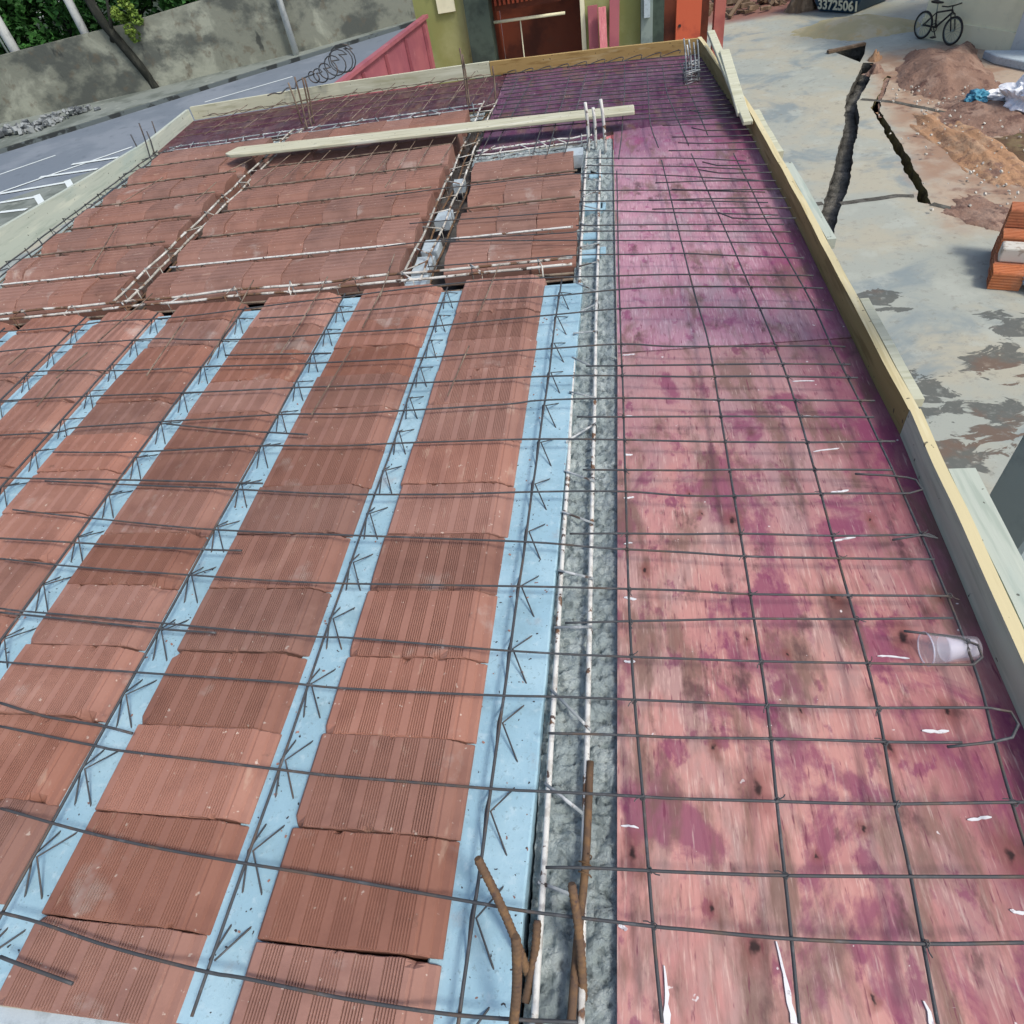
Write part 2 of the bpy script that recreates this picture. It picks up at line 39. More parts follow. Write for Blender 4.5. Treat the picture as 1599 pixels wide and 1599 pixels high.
# ---------------------------------------------------------------- materials
class NT:
    def __init__(s, name):
        s.m = bpy.data.materials.new(name); s.m.use_nodes = True
        s.t = s.m.node_tree; s.b = s.t.nodes['Principled BSDF']
    def n(s, typ, **kw):
        x = s.t.nodes.new(typ)
        for k, v in kw.items():
            if k in x.inputs: s.put(x.inputs[k], v)
            else: setattr(x, k, v)
        return x
    def put(s, inp, v):
        if hasattr(v, 'links'): s.t.links.new(v, inp)
        else: inp.default_value = v
    def math(s, op, a, b=0.0, clamp=False):
        x = s.t.nodes.new('ShaderNodeMath'); x.operation = op; x.use_clamp = clamp
        s.put(x.inputs[0], a); s.put(x.inputs[1], b); return x.outputs[0]
    def mix(s, f, a, b, mode='MIX'):
        x = s.t.nodes.new('ShaderNodeMix'); x.data_type = 'RGBA'; x.blend_type = mode
        s.put(x.inputs[0], f); s.put(x.inputs[6], a if hasattr(a, 'links') else (*a, 1)); s.put(x.inputs[7], b if hasattr(b, 'links') else (*b, 1))
        return x.outputs[2]
    def ramp(s, f, lo, hi):
        x = s.t.nodes.new('ShaderNodeMapRange'); x.interpolation_type = 'SMOOTHSTEP'
        s.put(x.inputs[0], f); x.inputs[1].default_value = lo; x.inputs[2].default_value = hi
        return x.outputs[0]
    def coords(s, kind, rnd=False):
        if kind == 'pos':
            o = s.n('ShaderNodeNewGeometry').outputs['Position']
        else:
            o = s.n('ShaderNodeTexCoord').outputs['Object']
        if rnd:
            r = s.n('ShaderNodeObjectInfo').outputs['Random']
            v = s.n('ShaderNodeCombineXYZ'); s.put(v.inputs[0], s.math('MULTIPLY', r, 37.0)); s.put(v.inputs[1], s.math('MULTIPLY', r, 91.0))
            a = s.n('ShaderNodeVectorMath', operation='ADD'); s.put(a.inputs[0], o); s.put(a.inputs[1], v.outputs[0]); o = a.outputs[0]
        return o
    def stretch(s, co, st):
        x = s.n('ShaderNodeMapping'); s.put(x.inputs[0], co); x.inputs['Scale'].default_value = st; return x.outputs[0]
    def noise(s, co, scale, detail=6, rough=0.6, dist=0.0):
        x = s.n('ShaderNodeTexNoise', Scale=scale, Detail=detail, Roughness=rough, Distortion=dist); s.put(x.inputs['Vector'], co); return x.outputs['Fac']

def blotch(name, base, layers=(), rough=0.8, bump=None, coords='obj', rnd=0.0, spec=0.3, metal=0.0, roughvar=None):
    t = NT(name); co = t.coords(coords, rnd > 0 or coords == 'obj')
    c = t.mix(0.0, base, base)
    for L in layers:
        cc = t.stretch(co, L.get('st', (1, 1, 1)))
        if L.get('kind') == 'knot':
            v = t.n('ShaderNodeTexVoronoi', Scale=L['s']); t.put(v.inputs['Vector'], cc)
            d = t.math('ADD', v.outputs['Distance'], t.math('MULTIPLY', t.noise(co, 60, 2), 0.1))
            f = t.math('SUBTRACT', 1.0, t.ramp(d, L['lo'], L['hi']))
            sep = t.n('ShaderNodeSeparateColor'); t.put(sep.inputs[0], v.outputs['Color'])
            f = t.math('MULTIPLY', f, t.math('GREATER_THAN', sep.outputs[0], L.get('keep', 0.5)))
        else:
            f = t.ramp(t.noise(cc, L['s'], L.get('d', 6), L.get('r', 0.6), L.get('dist', 0.0)), L['lo'], L['hi'])
        if L.get('mask'):
            f = t.math('MULTIPLY', f, L['mask'](t))
        f = t.math('MULTIPLY', f, L.get('amt', 1.0))
        c = t.mix(f, c, L['c'])
    if rnd:
        r = t.n('ShaderNodeObjectInfo').outputs['Random']
        h = t.n('ShaderNodeHueSaturation'); h.inputs['Fac'].default_value = 1.0
        t.put(h.inputs['Color'], c)
        r2 = t.math('FRACT', t.math('MULTIPLY', r, 7.31))
        t.put(h.inputs['Value'], t.math('ADD', 1-rnd, t.math('MULTIPLY', r, 2*rnd)))
        t.put(h.inputs['Saturation'], t.math('ADD', 1-rnd*.7, t.math('MULTIPLY', r2, .9*rnd)))
        c = h.outputs[0]
    t.put(t.b.inputs['Base Color'], c); t.b.inputs['Roughness'].default_value = rough
    if roughvar:
        f = t.ramp(t.noise(co, roughvar[0], 4), 0.4, 0.6)
        x = t.n('ShaderNodeMapRange'); t.put(x.inputs[0], f); x.inputs[3].default_value = roughvar[1]; x.inputs[4].default_value = roughvar[2]
        t.put(t.b.inputs['Roughness'], x.outputs[0])
    t.b.inputs['Specular IOR Level'].default_value = spec; t.b.inputs['Metallic'].default_value = metal
    if bump:
        b = t.n('ShaderNodeBump', Strength=bump[1], Distance=bump[2]); 
        cc = t.stretch(co, bump[3]) if len(bump) > 3 else co
        t.put(b.inputs['Height'], t.noise(cc, bump[0], 8, 0.65)); t.put(t.b.inputs['Normal'], b.outputs[0])
    return t.m

M = {}
def clay(name, base, pale, dark, rnd=0.16):
    return blotch(name, base, [
        dict(c=dark, s=5, lo=.45, hi=.7, amt=.55), dict(c=pale, s=3.1, lo=.52, hi=.75, amt=.55, dist=.6),
        dict(c=(.40, .27, .2), s=24, d=4, lo=.62, hi=.72, amt=.5, st=(1, .35, 1)),
        dict(c=(.40, .34, .30), s=3.4, d=9, lo=.60, hi=.68, amt=.45),
        dict(c=(.50, .40, .33), s=60, d=2, lo=.68, hi=.75, amt=.8),
        dict(c=(.08, .045, .035), s=15, d=5, lo=.66, hi=.75, amt=.5)],
        rough=.85, bump=(70, .25, .004), rnd=rnd, spec=.2)
M['clay'] = clay('ribbed_clay', (.275, .132, .095), (.38, .205, .15), (.17, .076, .056), .22)
M['clay_far'] = clay('smooth_clay', (.245, .128, .096), (.33, .185, .14), (.145, .076, .058), .14)
M['clay_bright'] = blotch('orange_clay', (.47, .17, .075), [dict(c=(.5, .25, .15), s=6, lo=.5, hi=.7, amt=.5), dict(c=(.3, .09, .04), s=12, lo=.55, hi=.7, amt=.6)], rough=.85, bump=(50, .2, .01), rnd=.12)
M['joist'] = blotch('joist_concrete', (.275, .44, .52), [
    dict(c=(.36, .53, .60), s=5, d=8, lo=.42, hi=.66, amt=.8), dict(c=(.21, .335, .39), s=9, d=9, lo=.50, hi=.68, amt=.6),
    dict(c=(.43, .57, .62), s=40, d=6, lo=.55, hi=.7, amt=.5), dict(c=(.19, .27, .30), s=120, d=3, lo=.60, hi=.70, amt=.6),
    dict(c=(.30, .24, .22), s=7, d=8, lo=.62, hi=.76, amt=.55), dict(c=(.04, .04, .045), s=85, d=1, lo=.735, hi=.755), dict(c=(.20, .11, .09), s=45, d=2, lo=.73, hi=.755)],
    rough=.8, bump=(120, .45, .003), spec=.25)
M['wet'] = blotch('rough_concrete', (.36, .43, .43), [
    dict(c=(.50, .57, .56), s=14, lo=.48, hi=.62, amt=.9), dict(c=(.16, .20, .205), s=34, d=4, lo=.54, hi=.64, amt=.7),
    dict(c=(.36, .43, .43), s=60, d=3, lo=.6, hi=.68, amt=.7)], rough=.6, bump=(75, 1.0, .018), coords='pos', spec=.35, roughvar=(30, .45, .85))
M['darkjoist'] = blotch('dark_joist', (.12, .085, .07), [dict(c=(.2, .16, .14), s=12, lo=.5, hi=.65)], rough=.9)  # dark brown tone for the narrow joist bases
M['mortar'] = blotch('pale_mortar', (.40, .47, .50), [dict(c=(.28, .33, .35), s=25, lo=.5, hi=.65, amt=.7), dict(c=(.12, .12, .12), s=60, lo=.68, hi=.73)], rough=.85, bump=(50, .4, .006))
M['backing'] = blotch('dark_backing', (.05, .045, .042), [dict(c=(.11, .11, .105), s=5, lo=.5, hi=.65), dict(c=(.10, .06, .04), s=9, lo=.55, hi=.7)], rough=.9, bump=(30, .5, .01), coords='pos')  # near-black tone standing in for the shade below the blocks
def ply(name, base, b2, mag, dusty, mags, knot=.9, edge=True, wet=.5, bright=(.68, .48, .42)):
    def em(t):
        g = t.n('ShaderNodeNewGeometry').outputs['Position']; s = t.n('ShaderNodeSeparateXYZ'); t.put(s.inputs[0], g)
        e = t.math('ADD', s.outputs[0], t.math('MULTIPLY', t.noise(g, 5, 4), .5))
        return t.ramp(e, 1.0, 1.27)
    L = [dict(c=b2, s=4, lo=.42, hi=.62, st=(1, .5, 1), dist=.4),
         dict(c=dusty, s=9, d=7, lo=.46, hi=.64, st=(1.2, .45, 1), amt=.85),
         dict(c=tuple(x*.42 for x in base), s=95, d=6, lo=.50, hi=.70, st=(1, .07, 1), amt=.55),
         dict(c=bright, s=150, d=5, lo=.52, hi=.70, st=(1, .09, 1), amt=.7),
         dict(c=mag, s=5.5, d=9, r=.62, lo=mags[0], hi=mags[1], st=(1, .62, 1), dist=.35, amt=.72),
         dict(c=mag, s=18, d=7, lo=.585, hi=.67, st=(1, .55, 1), amt=.7),
         dict(c=(.155, .095, .07), s=8, d=8, lo=.50, hi=.66, st=(1.3, .45, 1), dist=.3, amt=.72),
         dict(c=(.09, .045, .045), s=16, d=6, lo=.58, hi=.72, st=(1, .5, 1), amt=.75),
         dict(c=(.60, .46, .40), s=130, d=4, lo=.60, hi=.74, st=(1, .09, 1), amt=.45),
         dict(c=(.15, .03, .06), s=140, d=3, lo=.61, hi=.72, st=(1, .12, 1), amt=.7),
         dict(c=(.12, .055, .05), kind='knot', s=8, lo=.05, hi=.24, keep=.42, st=(1, .6, 1), amt=min(1, knot*1.05)),
         dict(c=(.03, .015, .015), kind='knot', s=8, lo=.04, hi=.095, keep=.42, st=(1, .6, 1), amt=knot),
         dict(c=(.66, .6, .58), s=45, d=2, lo=.735, hi=.76, amt=.9)]
    def vm(lo, hi):
        def f(t):
            g = t.n('ShaderNodeNewGeometry').outputs['Position']; q = t.n('ShaderNodeSeparateXYZ'); t.put(q.inputs[0], g)
            return t.ramp(t.math('ADD', q.outputs[1], t.math('MULTIPLY', t.math('SUBTRACT', t.noise(t.stretch(g, (1, .5, 1)), 5, 7), .5), 1.6)), lo, hi)
        return f
    if name == 'salmon_plywood':
        L.insert(4, dict(c=(.33, .19, .215), s=1, lo=-1, hi=-.5, mask=vm(.75, 1.9), amt=.62))
    if name == 'pink_plywood':
        L.insert(4, dict(c=(.20, .085, .15), s=1, lo=-1, hi=-.5, mask=vm(3.3, 4.3), amt=.75))
    def km(lo, hi):
        def f(t):
            g = t.n('ShaderNodeNewGeometry').outputs['Position']
            wv = t.n('ShaderNodeVectorMath', operation='SCALE'); nz = t.n('ShaderNodeTexNoise', Scale=38.0, Detail=3.0); t.put(nz.inputs['Vector'], g); t.put(wv.inputs[0], nz.outputs['Color']); wv.inputs['Scale'].default_value = .03
            ad = t.n('ShaderNodeVectorMath', operation='ADD'); t.put(ad.inputs[0], g); t.put(ad.inputs[1], wv.outputs[0])
            mp = t.stretch(ad.outputs[0], (1, .6, 0)); tot = None
            for i, (x, y, z) in enumerate(D['knots']):
                d = t.n('ShaderNodeVectorMath', operation='DISTANCE'); t.put(d.inputs[0], mp); d.inputs[1].default_value = (x+.015, (y+.012)*.6, 0)
                q = t.math('MULTIPLY', d.outputs['Value'], 1.0+.5*math.sin(i*2.3))
                tot = q if tot is None else t.math('MINIMUM', tot, q)
            return t.math('SUBTRACT', 1.0, t.ramp(tot, lo, hi))
        return f
    if edge:
        L.append(dict(c=(.19, .06, .05), s=1, lo=-1, hi=-.5, mask=km(.002, .024), amt=.68)); L.append(dict(c=(.014, .01, .01), s=1, lo=-1, hi=-.5, mask=km(.0015, .0062), amt=.9))
    if edge: L.insert(5, dict(c=(.155, .016, .06), s=3, lo=.25, hi=.62, d=7, st=(1, .6, 1), mask=em, amt=.68))
    return blotch(name, base, L, rough=.6, bump=(60, .3, .003, (1, .08, 1)), coords='pos', spec=.25 if edge else .08, roughvar=(7, .42, .75))
M['ply_a'] = ply('salmon_plywood', (.55, .275, .235), (.47, .215, .195), (.20, .036, .095), (.40, .25, .225), (.52, .615), bright=(.66, .45, .38))
M['ply_b'] = ply('pink_plywood', (.47, .25, .305), (.40, .19, .245), (.25, .05, .135), (.37, .255, .285), (.55, .65), knot=.6, bright=(.60, .44, .47))
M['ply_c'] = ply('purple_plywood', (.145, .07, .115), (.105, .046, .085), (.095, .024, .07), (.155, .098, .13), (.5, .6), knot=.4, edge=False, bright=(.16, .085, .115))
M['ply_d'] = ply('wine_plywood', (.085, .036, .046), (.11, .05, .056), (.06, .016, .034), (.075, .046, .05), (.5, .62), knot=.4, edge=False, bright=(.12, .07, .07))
def wood(name, base, dark, pale, scale=1.0, axis=1, stain=(.1, .1, .08), sa=.5):
    st = [1, 1, 1]; st[axis] = .06
    st2 = [1, 1, 1]; st2[axis] = .3
    return blotch(name, base, [dict(c=dark, s=45*scale, d=4, lo=.5, hi=.68, st=tuple(st), amt=.8), dict(c=pale, s=30*scale, d=4, lo=.52, hi=.7, st=tuple(st), amt=.8),
                               dict(c=stain, s=7, d=6, lo=.55, hi=.72, st=tuple(st2), amt=sa), dict(c=(.05, .045, .035), s=50, d=1, lo=.73, hi=.76, amt=.8)],
                  rough=.75, bump=(60*scale, .35, .003, tuple(st)))
M['board_tan'] = wood('tan_timber', (.26, .205, .08), (.16, .12, .04), (.34, .275, .13), stain=(.14, .10, .04))
M['board_green'] = wood('weathered_timber', (.44, .47, .36), (.31, .34, .26), (.54, .56, .44), stain=(.22, .25, .2))
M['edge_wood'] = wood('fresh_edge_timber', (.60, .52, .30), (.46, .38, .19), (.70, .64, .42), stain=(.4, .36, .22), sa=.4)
M['board_pale'] = wood('pale_timber', (.52, .52, .38), (.38, .38, .25), (.64, .65, .50), axis=0, stain=(.33, .32, .18))
M['board_pale_y'] = wood('pale_side_timber', (.44, .48, .40), (.33, .38, .31), (.56, .58, .47), stain=(.30, .40, .37))
M['tan_x'] = wood('tan_cross_timber', (.40, .27, .10), (.26, .16, .05), (.50, .38, .19), axis=0, stain=(.22, .15, .06))
M['plank'] = wood('white_plank', (.48, .47, .34), (.33, .31, .20), (.68, .68, .58), axis=0, stain=(.34, .31, .18), sa=.6)
M['pinkwood'] = wood('pink_timber', (.60, .20, .21), (.45, .12, .15), (.72, .32, .32), axis=2, stain=(.5, .2, .2))
M['steel'] = blotch('dark_steel', (.06, .064, .068), [dict(c=(.11, .08, .06), s=14, lo=.5, hi=.65, amt=.8), dict(c=(.13, .135, .14), s=30, lo=.55, hi=.7, amt=.7)], rough=.6, coords='pos', spec=.4, metal=.15)
M['thin_steel'] = blotch('brown_steel', (.13, .09, .065), [dict(c=(.24, .19, .14), s=8, lo=.45, hi=.6), dict(c=(.06, .05, .045), s=20, lo=.55, hi=.65)], rough=.7, coords='pos')
M['rust'] = blotch('rusty_steel', (.115, .072, .045), [dict(c=(.17, .10, .05), s=30, lo=.45, hi=.6), dict(c=(.08, .05, .04), s=55, lo=.55, hi=.68)], rough=.85, coords='pos', bump=(140, .5, .002))
M['white_steel'] = blotch('cement_coated_steel', (.62, .62, .58), [dict(c=(.45, .44, .40), s=30, lo=.5, hi=.62), dict(c=(.16, .09, .055), s=17, d=5, lo=.60, hi=.64), dict(c=(.10, .07, .06), s=40, d=3, lo=.62, hi=.66)], rough=.85, coords='pos', bump=(80, .7, .003))
M['cage_steel'] = blotch('mortar_splashed_steel', (.36, .34, .29), [dict(c=(.58, .57, .52), s=11, d=5, lo=.48, hi=.60), dict(c=(.17, .10, .06), s=15, d=5, lo=.52, hi=.60), dict(c=(.05, .045, .04), s=26, d=4, lo=.60, hi=.66)], rough=.85, coords='pos', bump=(80, .8, .004))
M['flecked_steel'] = blotch('flecked_white_steel', (.58, .57, .52), [dict(c=(.40, .37, .32), s=14, d=5, lo=.46, hi=.58), dict(c=(.15, .085, .05), s=9, d=6, lo=.50, hi=.56), dict(c=(.07, .05, .04), s=30, d=3, lo=.6, hi=.66)], rough=.85, coords='pos', bump=(70, .8, .004))
M['grey_steel'] = blotch('cement_splashed_steel', (.26, .29, .30), [dict(c=(.55, .57, .56), s=14, lo=.5, hi=.6), dict(c=(.08, .06, .05), s=22, d=4, lo=.55, hi=.62)], rough=.8, coords='pos')
M['white'] = blotch('plain_white', (.72, .72, .72), [dict(c=(.45, .4, .42), s=60, lo=.58, hi=.66)], rough=.6)
M['asphalt'] = blotch('asphalt', (.155, .185, .215), [dict(c=(.20, .23, .26), s=.5, lo=.45, hi=.6), dict(c=(.11, .135, .16), s=2.5, lo=.55, hi=.7, amt=.6), dict(c=(.2, .23, .26), s=120, d=2, lo=.6, hi=.7, amt=.4)], rough=.8, coords='pos', bump=(60, .3, .01))
M['paint'] = blotch('road_paint', (.66, .72, .70), [dict(c=(.35, .40, .40), s=6, lo=.58, hi=.7, amt=.8)], rough=.6, coords='pos')
M['pave'] = blotch('pavement_concrete', (.20, .225, .20), [dict(c=(.12, .14, .12), s=.9, lo=.45, hi=.62), dict(c=(.3, .32, .28), s=3, lo=.58, hi=.68, amt=.7)], rough=.9, coords='pos')
M['kerb'] = blotch('kerb_concrete', (.10, .12, .12), [dict(c=(.03, .035, .035), s=1.2, lo=.5, hi=.55)], rough=.9, coords='pos')
def wetmask(t):
    g = t.n('ShaderNodeNewGeometry').outputs['Position']
    tot = None
    for (x, y, r) in [(3.4, 7.45, .4), (4.6, 6.75, .5), (4.2, 6.1, .55), (3.4, 5.6, .55), (3.3, 4.7, .5), (3.9, 5.2, .5)]:
        d = t.n('ShaderNodeVectorMath', operation='DISTANCE'); t.put(d.inputs[0], g); d.inputs[1].default_value = (x, y, GZ)
        f = t.math('SUBTRACT', 1.0, t.math('DIVIDE', d.outputs['Value'], r))
        tot = f if tot is None else t.math('MAXIMUM', tot, f)
    n = t.math('SUBTRACT', t.noise(t.stretch(g, (1, 1.7, 1)), 3.0, 6, .6, .7), .55)
    return t.ramp(t.math('ADD', tot, t.math('MULTIPLY', n, 2.9)), .34, .44)
def yard():
    def soilmask(t):
        g = t.n('ShaderNodeNewGeometry').outputs['Position']
        s = t.n('ShaderNodeSeparateXYZ'); t.put(s.inputs[0], g)
        # bare earth lies right of the second trench
        e = t.math('ADD', t.math('SUBTRACT', t.math('SUBTRACT', s.outputs[0], 4.78), t.math('MULTIPLY', t.math('SUBTRACT', s.outputs[1], 10.0), .13)), t.math('MULTIPLY', t.math('SUBTRACT', t.noise(g, 1.1, 6), .5), .8))
        e = t.math('ADD', e, t.math('MULTIPLY', t.math('SUBTRACT', s.outputs[1], 13), .0))
        hi = t.math('MULTIPLY', t.ramp(e, -.30, .25), t.math('SUBTRACT', 1.0, t.ramp(s.outputs[1], 16.6, 18.0)))
        return t.math('MULTIPLY', hi, t.ramp(s.outputs[1], 8.6, 9.6))
    def farband(t):
        g = t.n('ShaderNodeNewGeometry').outputs['Position']; s = t.n('ShaderNodeSeparateXYZ'); t.put(s.inputs[0], g)
        e = t.math('ADD', s.outputs[1], t.math('MULTIPLY', t.noise(g, .8, 6), 2.0))
        return t.math('MULTIPLY', t.ramp(e, 22.6, 23.6), t.ramp(s.outputs[0], 0, .5))
    return blotch('yard_concrete', (.33, .35, .30), [
        dict(c=(.39, .365, .275), s=.55, lo=.45, hi=.6, amt=.85), dict(c=(.20, .245, .25), s=.8, d=8, lo=.5, hi=.64, amt=.85, dist=.5),
        dict(c=(.40, .42, .36), s=2.4, d=8, lo=.52, hi=.68, amt=.6), dict(c=(.19, .185, .15), s=7, d=6, lo=.6, hi=.72, amt=.6),
        dict(c=(.40, .30, .215), s=.1, lo=.0, hi=.01, mask=soilmask, amt=.8), dict(c=(.30, .19, .125), s=1.6, d=8, lo=.42, hi=.60, mask=soilmask, amt=.9), dict(c=(.20, .12, .085), s=2.6, d=8, lo=.54, hi=.66, mask=soilmask, amt=.8),
        dict(c=(.22, .10, .075), s=1.2, lo=.2, hi=.3, mask=farband, amt=.95),
        dict(c=(.075, .08, .072), s=9, lo=0.2, hi=.45, mask=wetmask, amt=.85),
        dict(c=(.17, .10, .065), s=1.3, lo=.52, hi=.62, mask=wetmask, amt=.6),
        dict(c=(.22, .215, .185), s=9, d=9, r=.75, lo=.54, hi=.66, amt=.45), dict(c=(.16, .15, .12), s=40, d=2, lo=.70, hi=.73, amt=.7)], rough=.85, coords='pos', bump=(25, .25, .01))
M['yard'] = yard()
M['trench'] = blotch('damp_shaded_soil', (.085, .082, .068), [dict(c=(.14, .135, .115), s=5, lo=.45, hi=.65), dict(c=(.035, .032, .025), s=9, lo=.55, hi=.68), dict(c=(.12, .09, .05), s=18, lo=.64, hi=.7)], rough=.95, coords='pos', bump=(12, .9, .06))  # dark tone carries undercut shade as well as damp soil
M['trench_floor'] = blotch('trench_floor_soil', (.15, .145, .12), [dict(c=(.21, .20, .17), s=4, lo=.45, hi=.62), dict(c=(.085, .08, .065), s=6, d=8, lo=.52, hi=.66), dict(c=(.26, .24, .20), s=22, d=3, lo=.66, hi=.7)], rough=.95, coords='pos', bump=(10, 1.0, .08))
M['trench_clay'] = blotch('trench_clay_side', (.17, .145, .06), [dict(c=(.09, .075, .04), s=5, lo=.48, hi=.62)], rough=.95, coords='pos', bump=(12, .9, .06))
M['soil'] = blotch('red_soil', (.245, .15, .108), [dict(c=(.32, .215, .16), s=2.2, lo=.45, hi=.65), dict(c=(.135, .075, .058), s=5, lo=.52, hi=.68), dict(c=(.38, .28, .22), s=38, d=2, lo=.68, hi=.72, amt=.7)], rough=.95, coords='pos', bump=(14, .8, .06))
M['orange'] = blotch('orange_soil', (.40, .23, .125), [dict(c=(.44, .29, .18), s=3, lo=.45, hi=.62), dict(c=(.25, .14, .085), s=6, lo=.5, hi=.68), dict(c=(.2, .12, .09), s=2, lo=.58, hi=.7)], rough=.95, coords='pos', bump=(14, .8, .05))
M['mud'] = blotch('brown_mud', (.115, .068, .035), [dict(c=(.17, .12, .06), s=3, lo=.5, hi=.65), dict(c=(.16, .16, .05), s=7, lo=.58, hi=.66, amt=.6)], rough=.7, coords='pos', bump=(10, .6, .05))
M['sand'] = blotch('yellow_sand', (.37, .33, .19), [dict(c=(.42, .38, .26), s=2, lo=.45, hi=.6), dict(c=(.42, .34, .18), s=4, lo=.55, hi=.7)], rough=.95, coords='pos', bump=(20, .4, .03))
M['wall_grey'] = blotch('stained_render', (.19, .20, .16), [
    dict(c=(.31, .325, .26), s=.55, d=7, lo=.5, hi=.62, dist=.8, amt=.9), dict(c=(.062, .07, .064), s=.7, d=7, lo=.47, hi=.62, st=(1, 1, 1.4), amt=.85),
    dict(c=(.03, .034, .032), s=2.2, d=7, lo=.6, hi=.7, st=(1, 1, .45), amt=.8), dict(c=(.12, .10, .07), s=3, lo=.55, hi=.68, amt=.6)], rough=.9, coords='pos', bump=(9, .5, .03))
M['olive'] = blotch('olive_paint', (.26, .27, .095), [dict(c=(.33, .34, .15), s=.9, lo=.45, hi=.62), dict(c=(.15, .16, .06), s=1.5, lo=.52, hi=.7, amt=.8)], rough=.8, coords='pos', bump=(30, .2, .01))
M['cream'] = blotch('cream_paint', (.80, .76, .53), [dict(c=(.66, .63, .43), s=.8, lo=.45, hi=.65), dict(c=(.55, .54, .38), s=2, lo=.56, hi=.7, amt=.7)], rough=.85, coords='pos', bump=(30, .2, .01))
M['darkgreen'] = blotch('dark_green_paint', (.06, .085, .065), [dict(c=(.035, .05, .04), s=2, lo=.45, hi=.6)], rough=.7, coords='pos')
M['maroon'] = blotch('maroon_paint', (.17, .042, .02), [dict(c=(.09, .024, .014), s=1.4, lo=.45, hi=.62), dict(c=(.15, .045, .025), s=3, lo=.6, hi=.7, amt=.6)], rough=.6, coords='pos')
M['redpaint'] = blotch('red_paint', (.55, .11, .05), [dict(c=(.38, .07, .04), s=2, lo=.5, hi=.65)], rough=.55, coords='pos')
M['salmon'] = blotch('salmon_paint', (.42, .13, .10), [dict(c=(.33, .09, .075), s=2, lo=.5, hi=.65)], rough=.6, coords='pos')
M['hoard'] = blotch('rose_hoarding', (.34, .105, .12), [dict(c=(.27, .08, .10), s=1.2, lo=.45, hi=.62), dict(c=(.40, .16, .165), s=4, lo=.6, hi=.7, amt=.6)], rough=.7, coords='pos')
M['greymetal'] = blotch('grey_green_metal', (.23, .28, .25), [dict(c=(.15, .19, .18), s=3, lo=.5, hi=.65)], rough=.55, coords='pos')
M['blue'] = blotch('dark_blue_steel', (.02, .05, .085), [dict(c=(.035, .075, .11), s=3, lo=.5, hi=.65), dict(c=(.12, .07, .04), s=6, lo=.62, hi=.7)], rough=.55, coords='pos')
M['letter'] = blotch('worn_white_letters', (.68, .66, .50), [dict(c=(.3, .3, .25), s=14, lo=.58, hi=.68, amt=.6)], rough=.7, coords='pos')
M['black'] = blotch('black_rubber', (.022, .02, .02), [dict(c=(.04, .035, .03), s=20, lo=.5, hi=.6)], rough=.6)
M['bark'] = blotch('dark_bark', (.022, .024, .019), [dict(c=(.045, .046, .036), s=8, lo=.5, hi=.65, st=(1, 1, .3))], rough=.95, bump=(25, .9, .03, (1, 1, .3)))
M['verge'] = blotch('verge_soil', (.02, .03, .014), [dict(c=(.035, .05, .02), s=2, lo=.5, hi=.6)], rough=.95, coords='pos')
def leafmat(name, a, b):
    t = blotch(name, a, [dict(c=b, s=1.7, d=3, lo=.42, hi=.62), dict(c=tuple(x*.5 for x in a), s=3.5, d=2, lo=.52, hi=.66, amt=.7)], rough=.6, spec=.25)
    return t
M['leaf'] = leafmat('dark_leaves', (.024, .085, .02), (.06, .19, .04))
M['leaf_y'] = leafmat('yellow_leaves', (.11, .19, .03), (.20, .28, .05))
M['post'] = blotch('pale_post', (.58, .60, .57), [dict(c=(.36, .38, .36), s=5, lo=.52, hi=.68, amt=.8)], rough=.7, coords='pos')
M['column'] = blotch('column_concrete', (.30, .36, .36), [dict(c=(.22, .27, .27), s=4, lo=.5, hi=.65), dict(c=(.08, .1, .1), s=30, lo=.7, hi=.74)], rough=.85, coords='pos', bump=(30, .3, .006))
M['bagwhite'] = blotch('white_plastic', (.74, .76, .78), [dict(c=(.5, .55, .6), s=8, lo=.55, hi=.65)], rough=.4, spec=.5)
M['bagblue'] = blotch('blue_plastic', (.06, .26, .36), [dict(c=(.03, .15, .24), s=8, lo=.5, hi=.6)], rough=.45, spec=.5)
M['rubblewhite'] = blotch('rubble_scraps', (.42, .46, .45), [dict(c=(.12, .14, .15), s=3, lo=.45, hi=.55)], rough=.8, rnd=.4)
M['bluebag'] = blotch('pale_blue_sack', (.33, .42, .52), [dict(c=(.5, .56, .6), s=9, lo=.5, hi=.6)], rough=.7)
M['brownscrap'] = blotch('brown_scrap_wood', (.16, .11, .07), [dict(c=(.28, .2, .13), s=5, lo=.5, hi=.65)], rough=.9, coords='pos')
M['paper'] = blotch('cement_bag_paper', (.55, .53, .46), [dict(c=(.35, .30, .24), s=9, lo=.5, hi=.62)], rough=.9)
t = NT('milky_plastic'); t.b.inputs['Base Color'].default_value = (.8, .8, .9, 1); t.b.inputs['Roughness'].default_value = .25; t.b.inputs['Alpha'].default_value = .38
M['plastic_in'] = t.m
t = NT('clear_plastic'); t.b.inputs['Base Color'].default_value = (.86, .85, .9, 1); t.b.inputs['Roughness'].default_value = .15; t.b.inputs['Alpha'].default_value = .16; t.b.inputs['Specular IOR Level'].default_value = .8
M['plastic'] = t.m

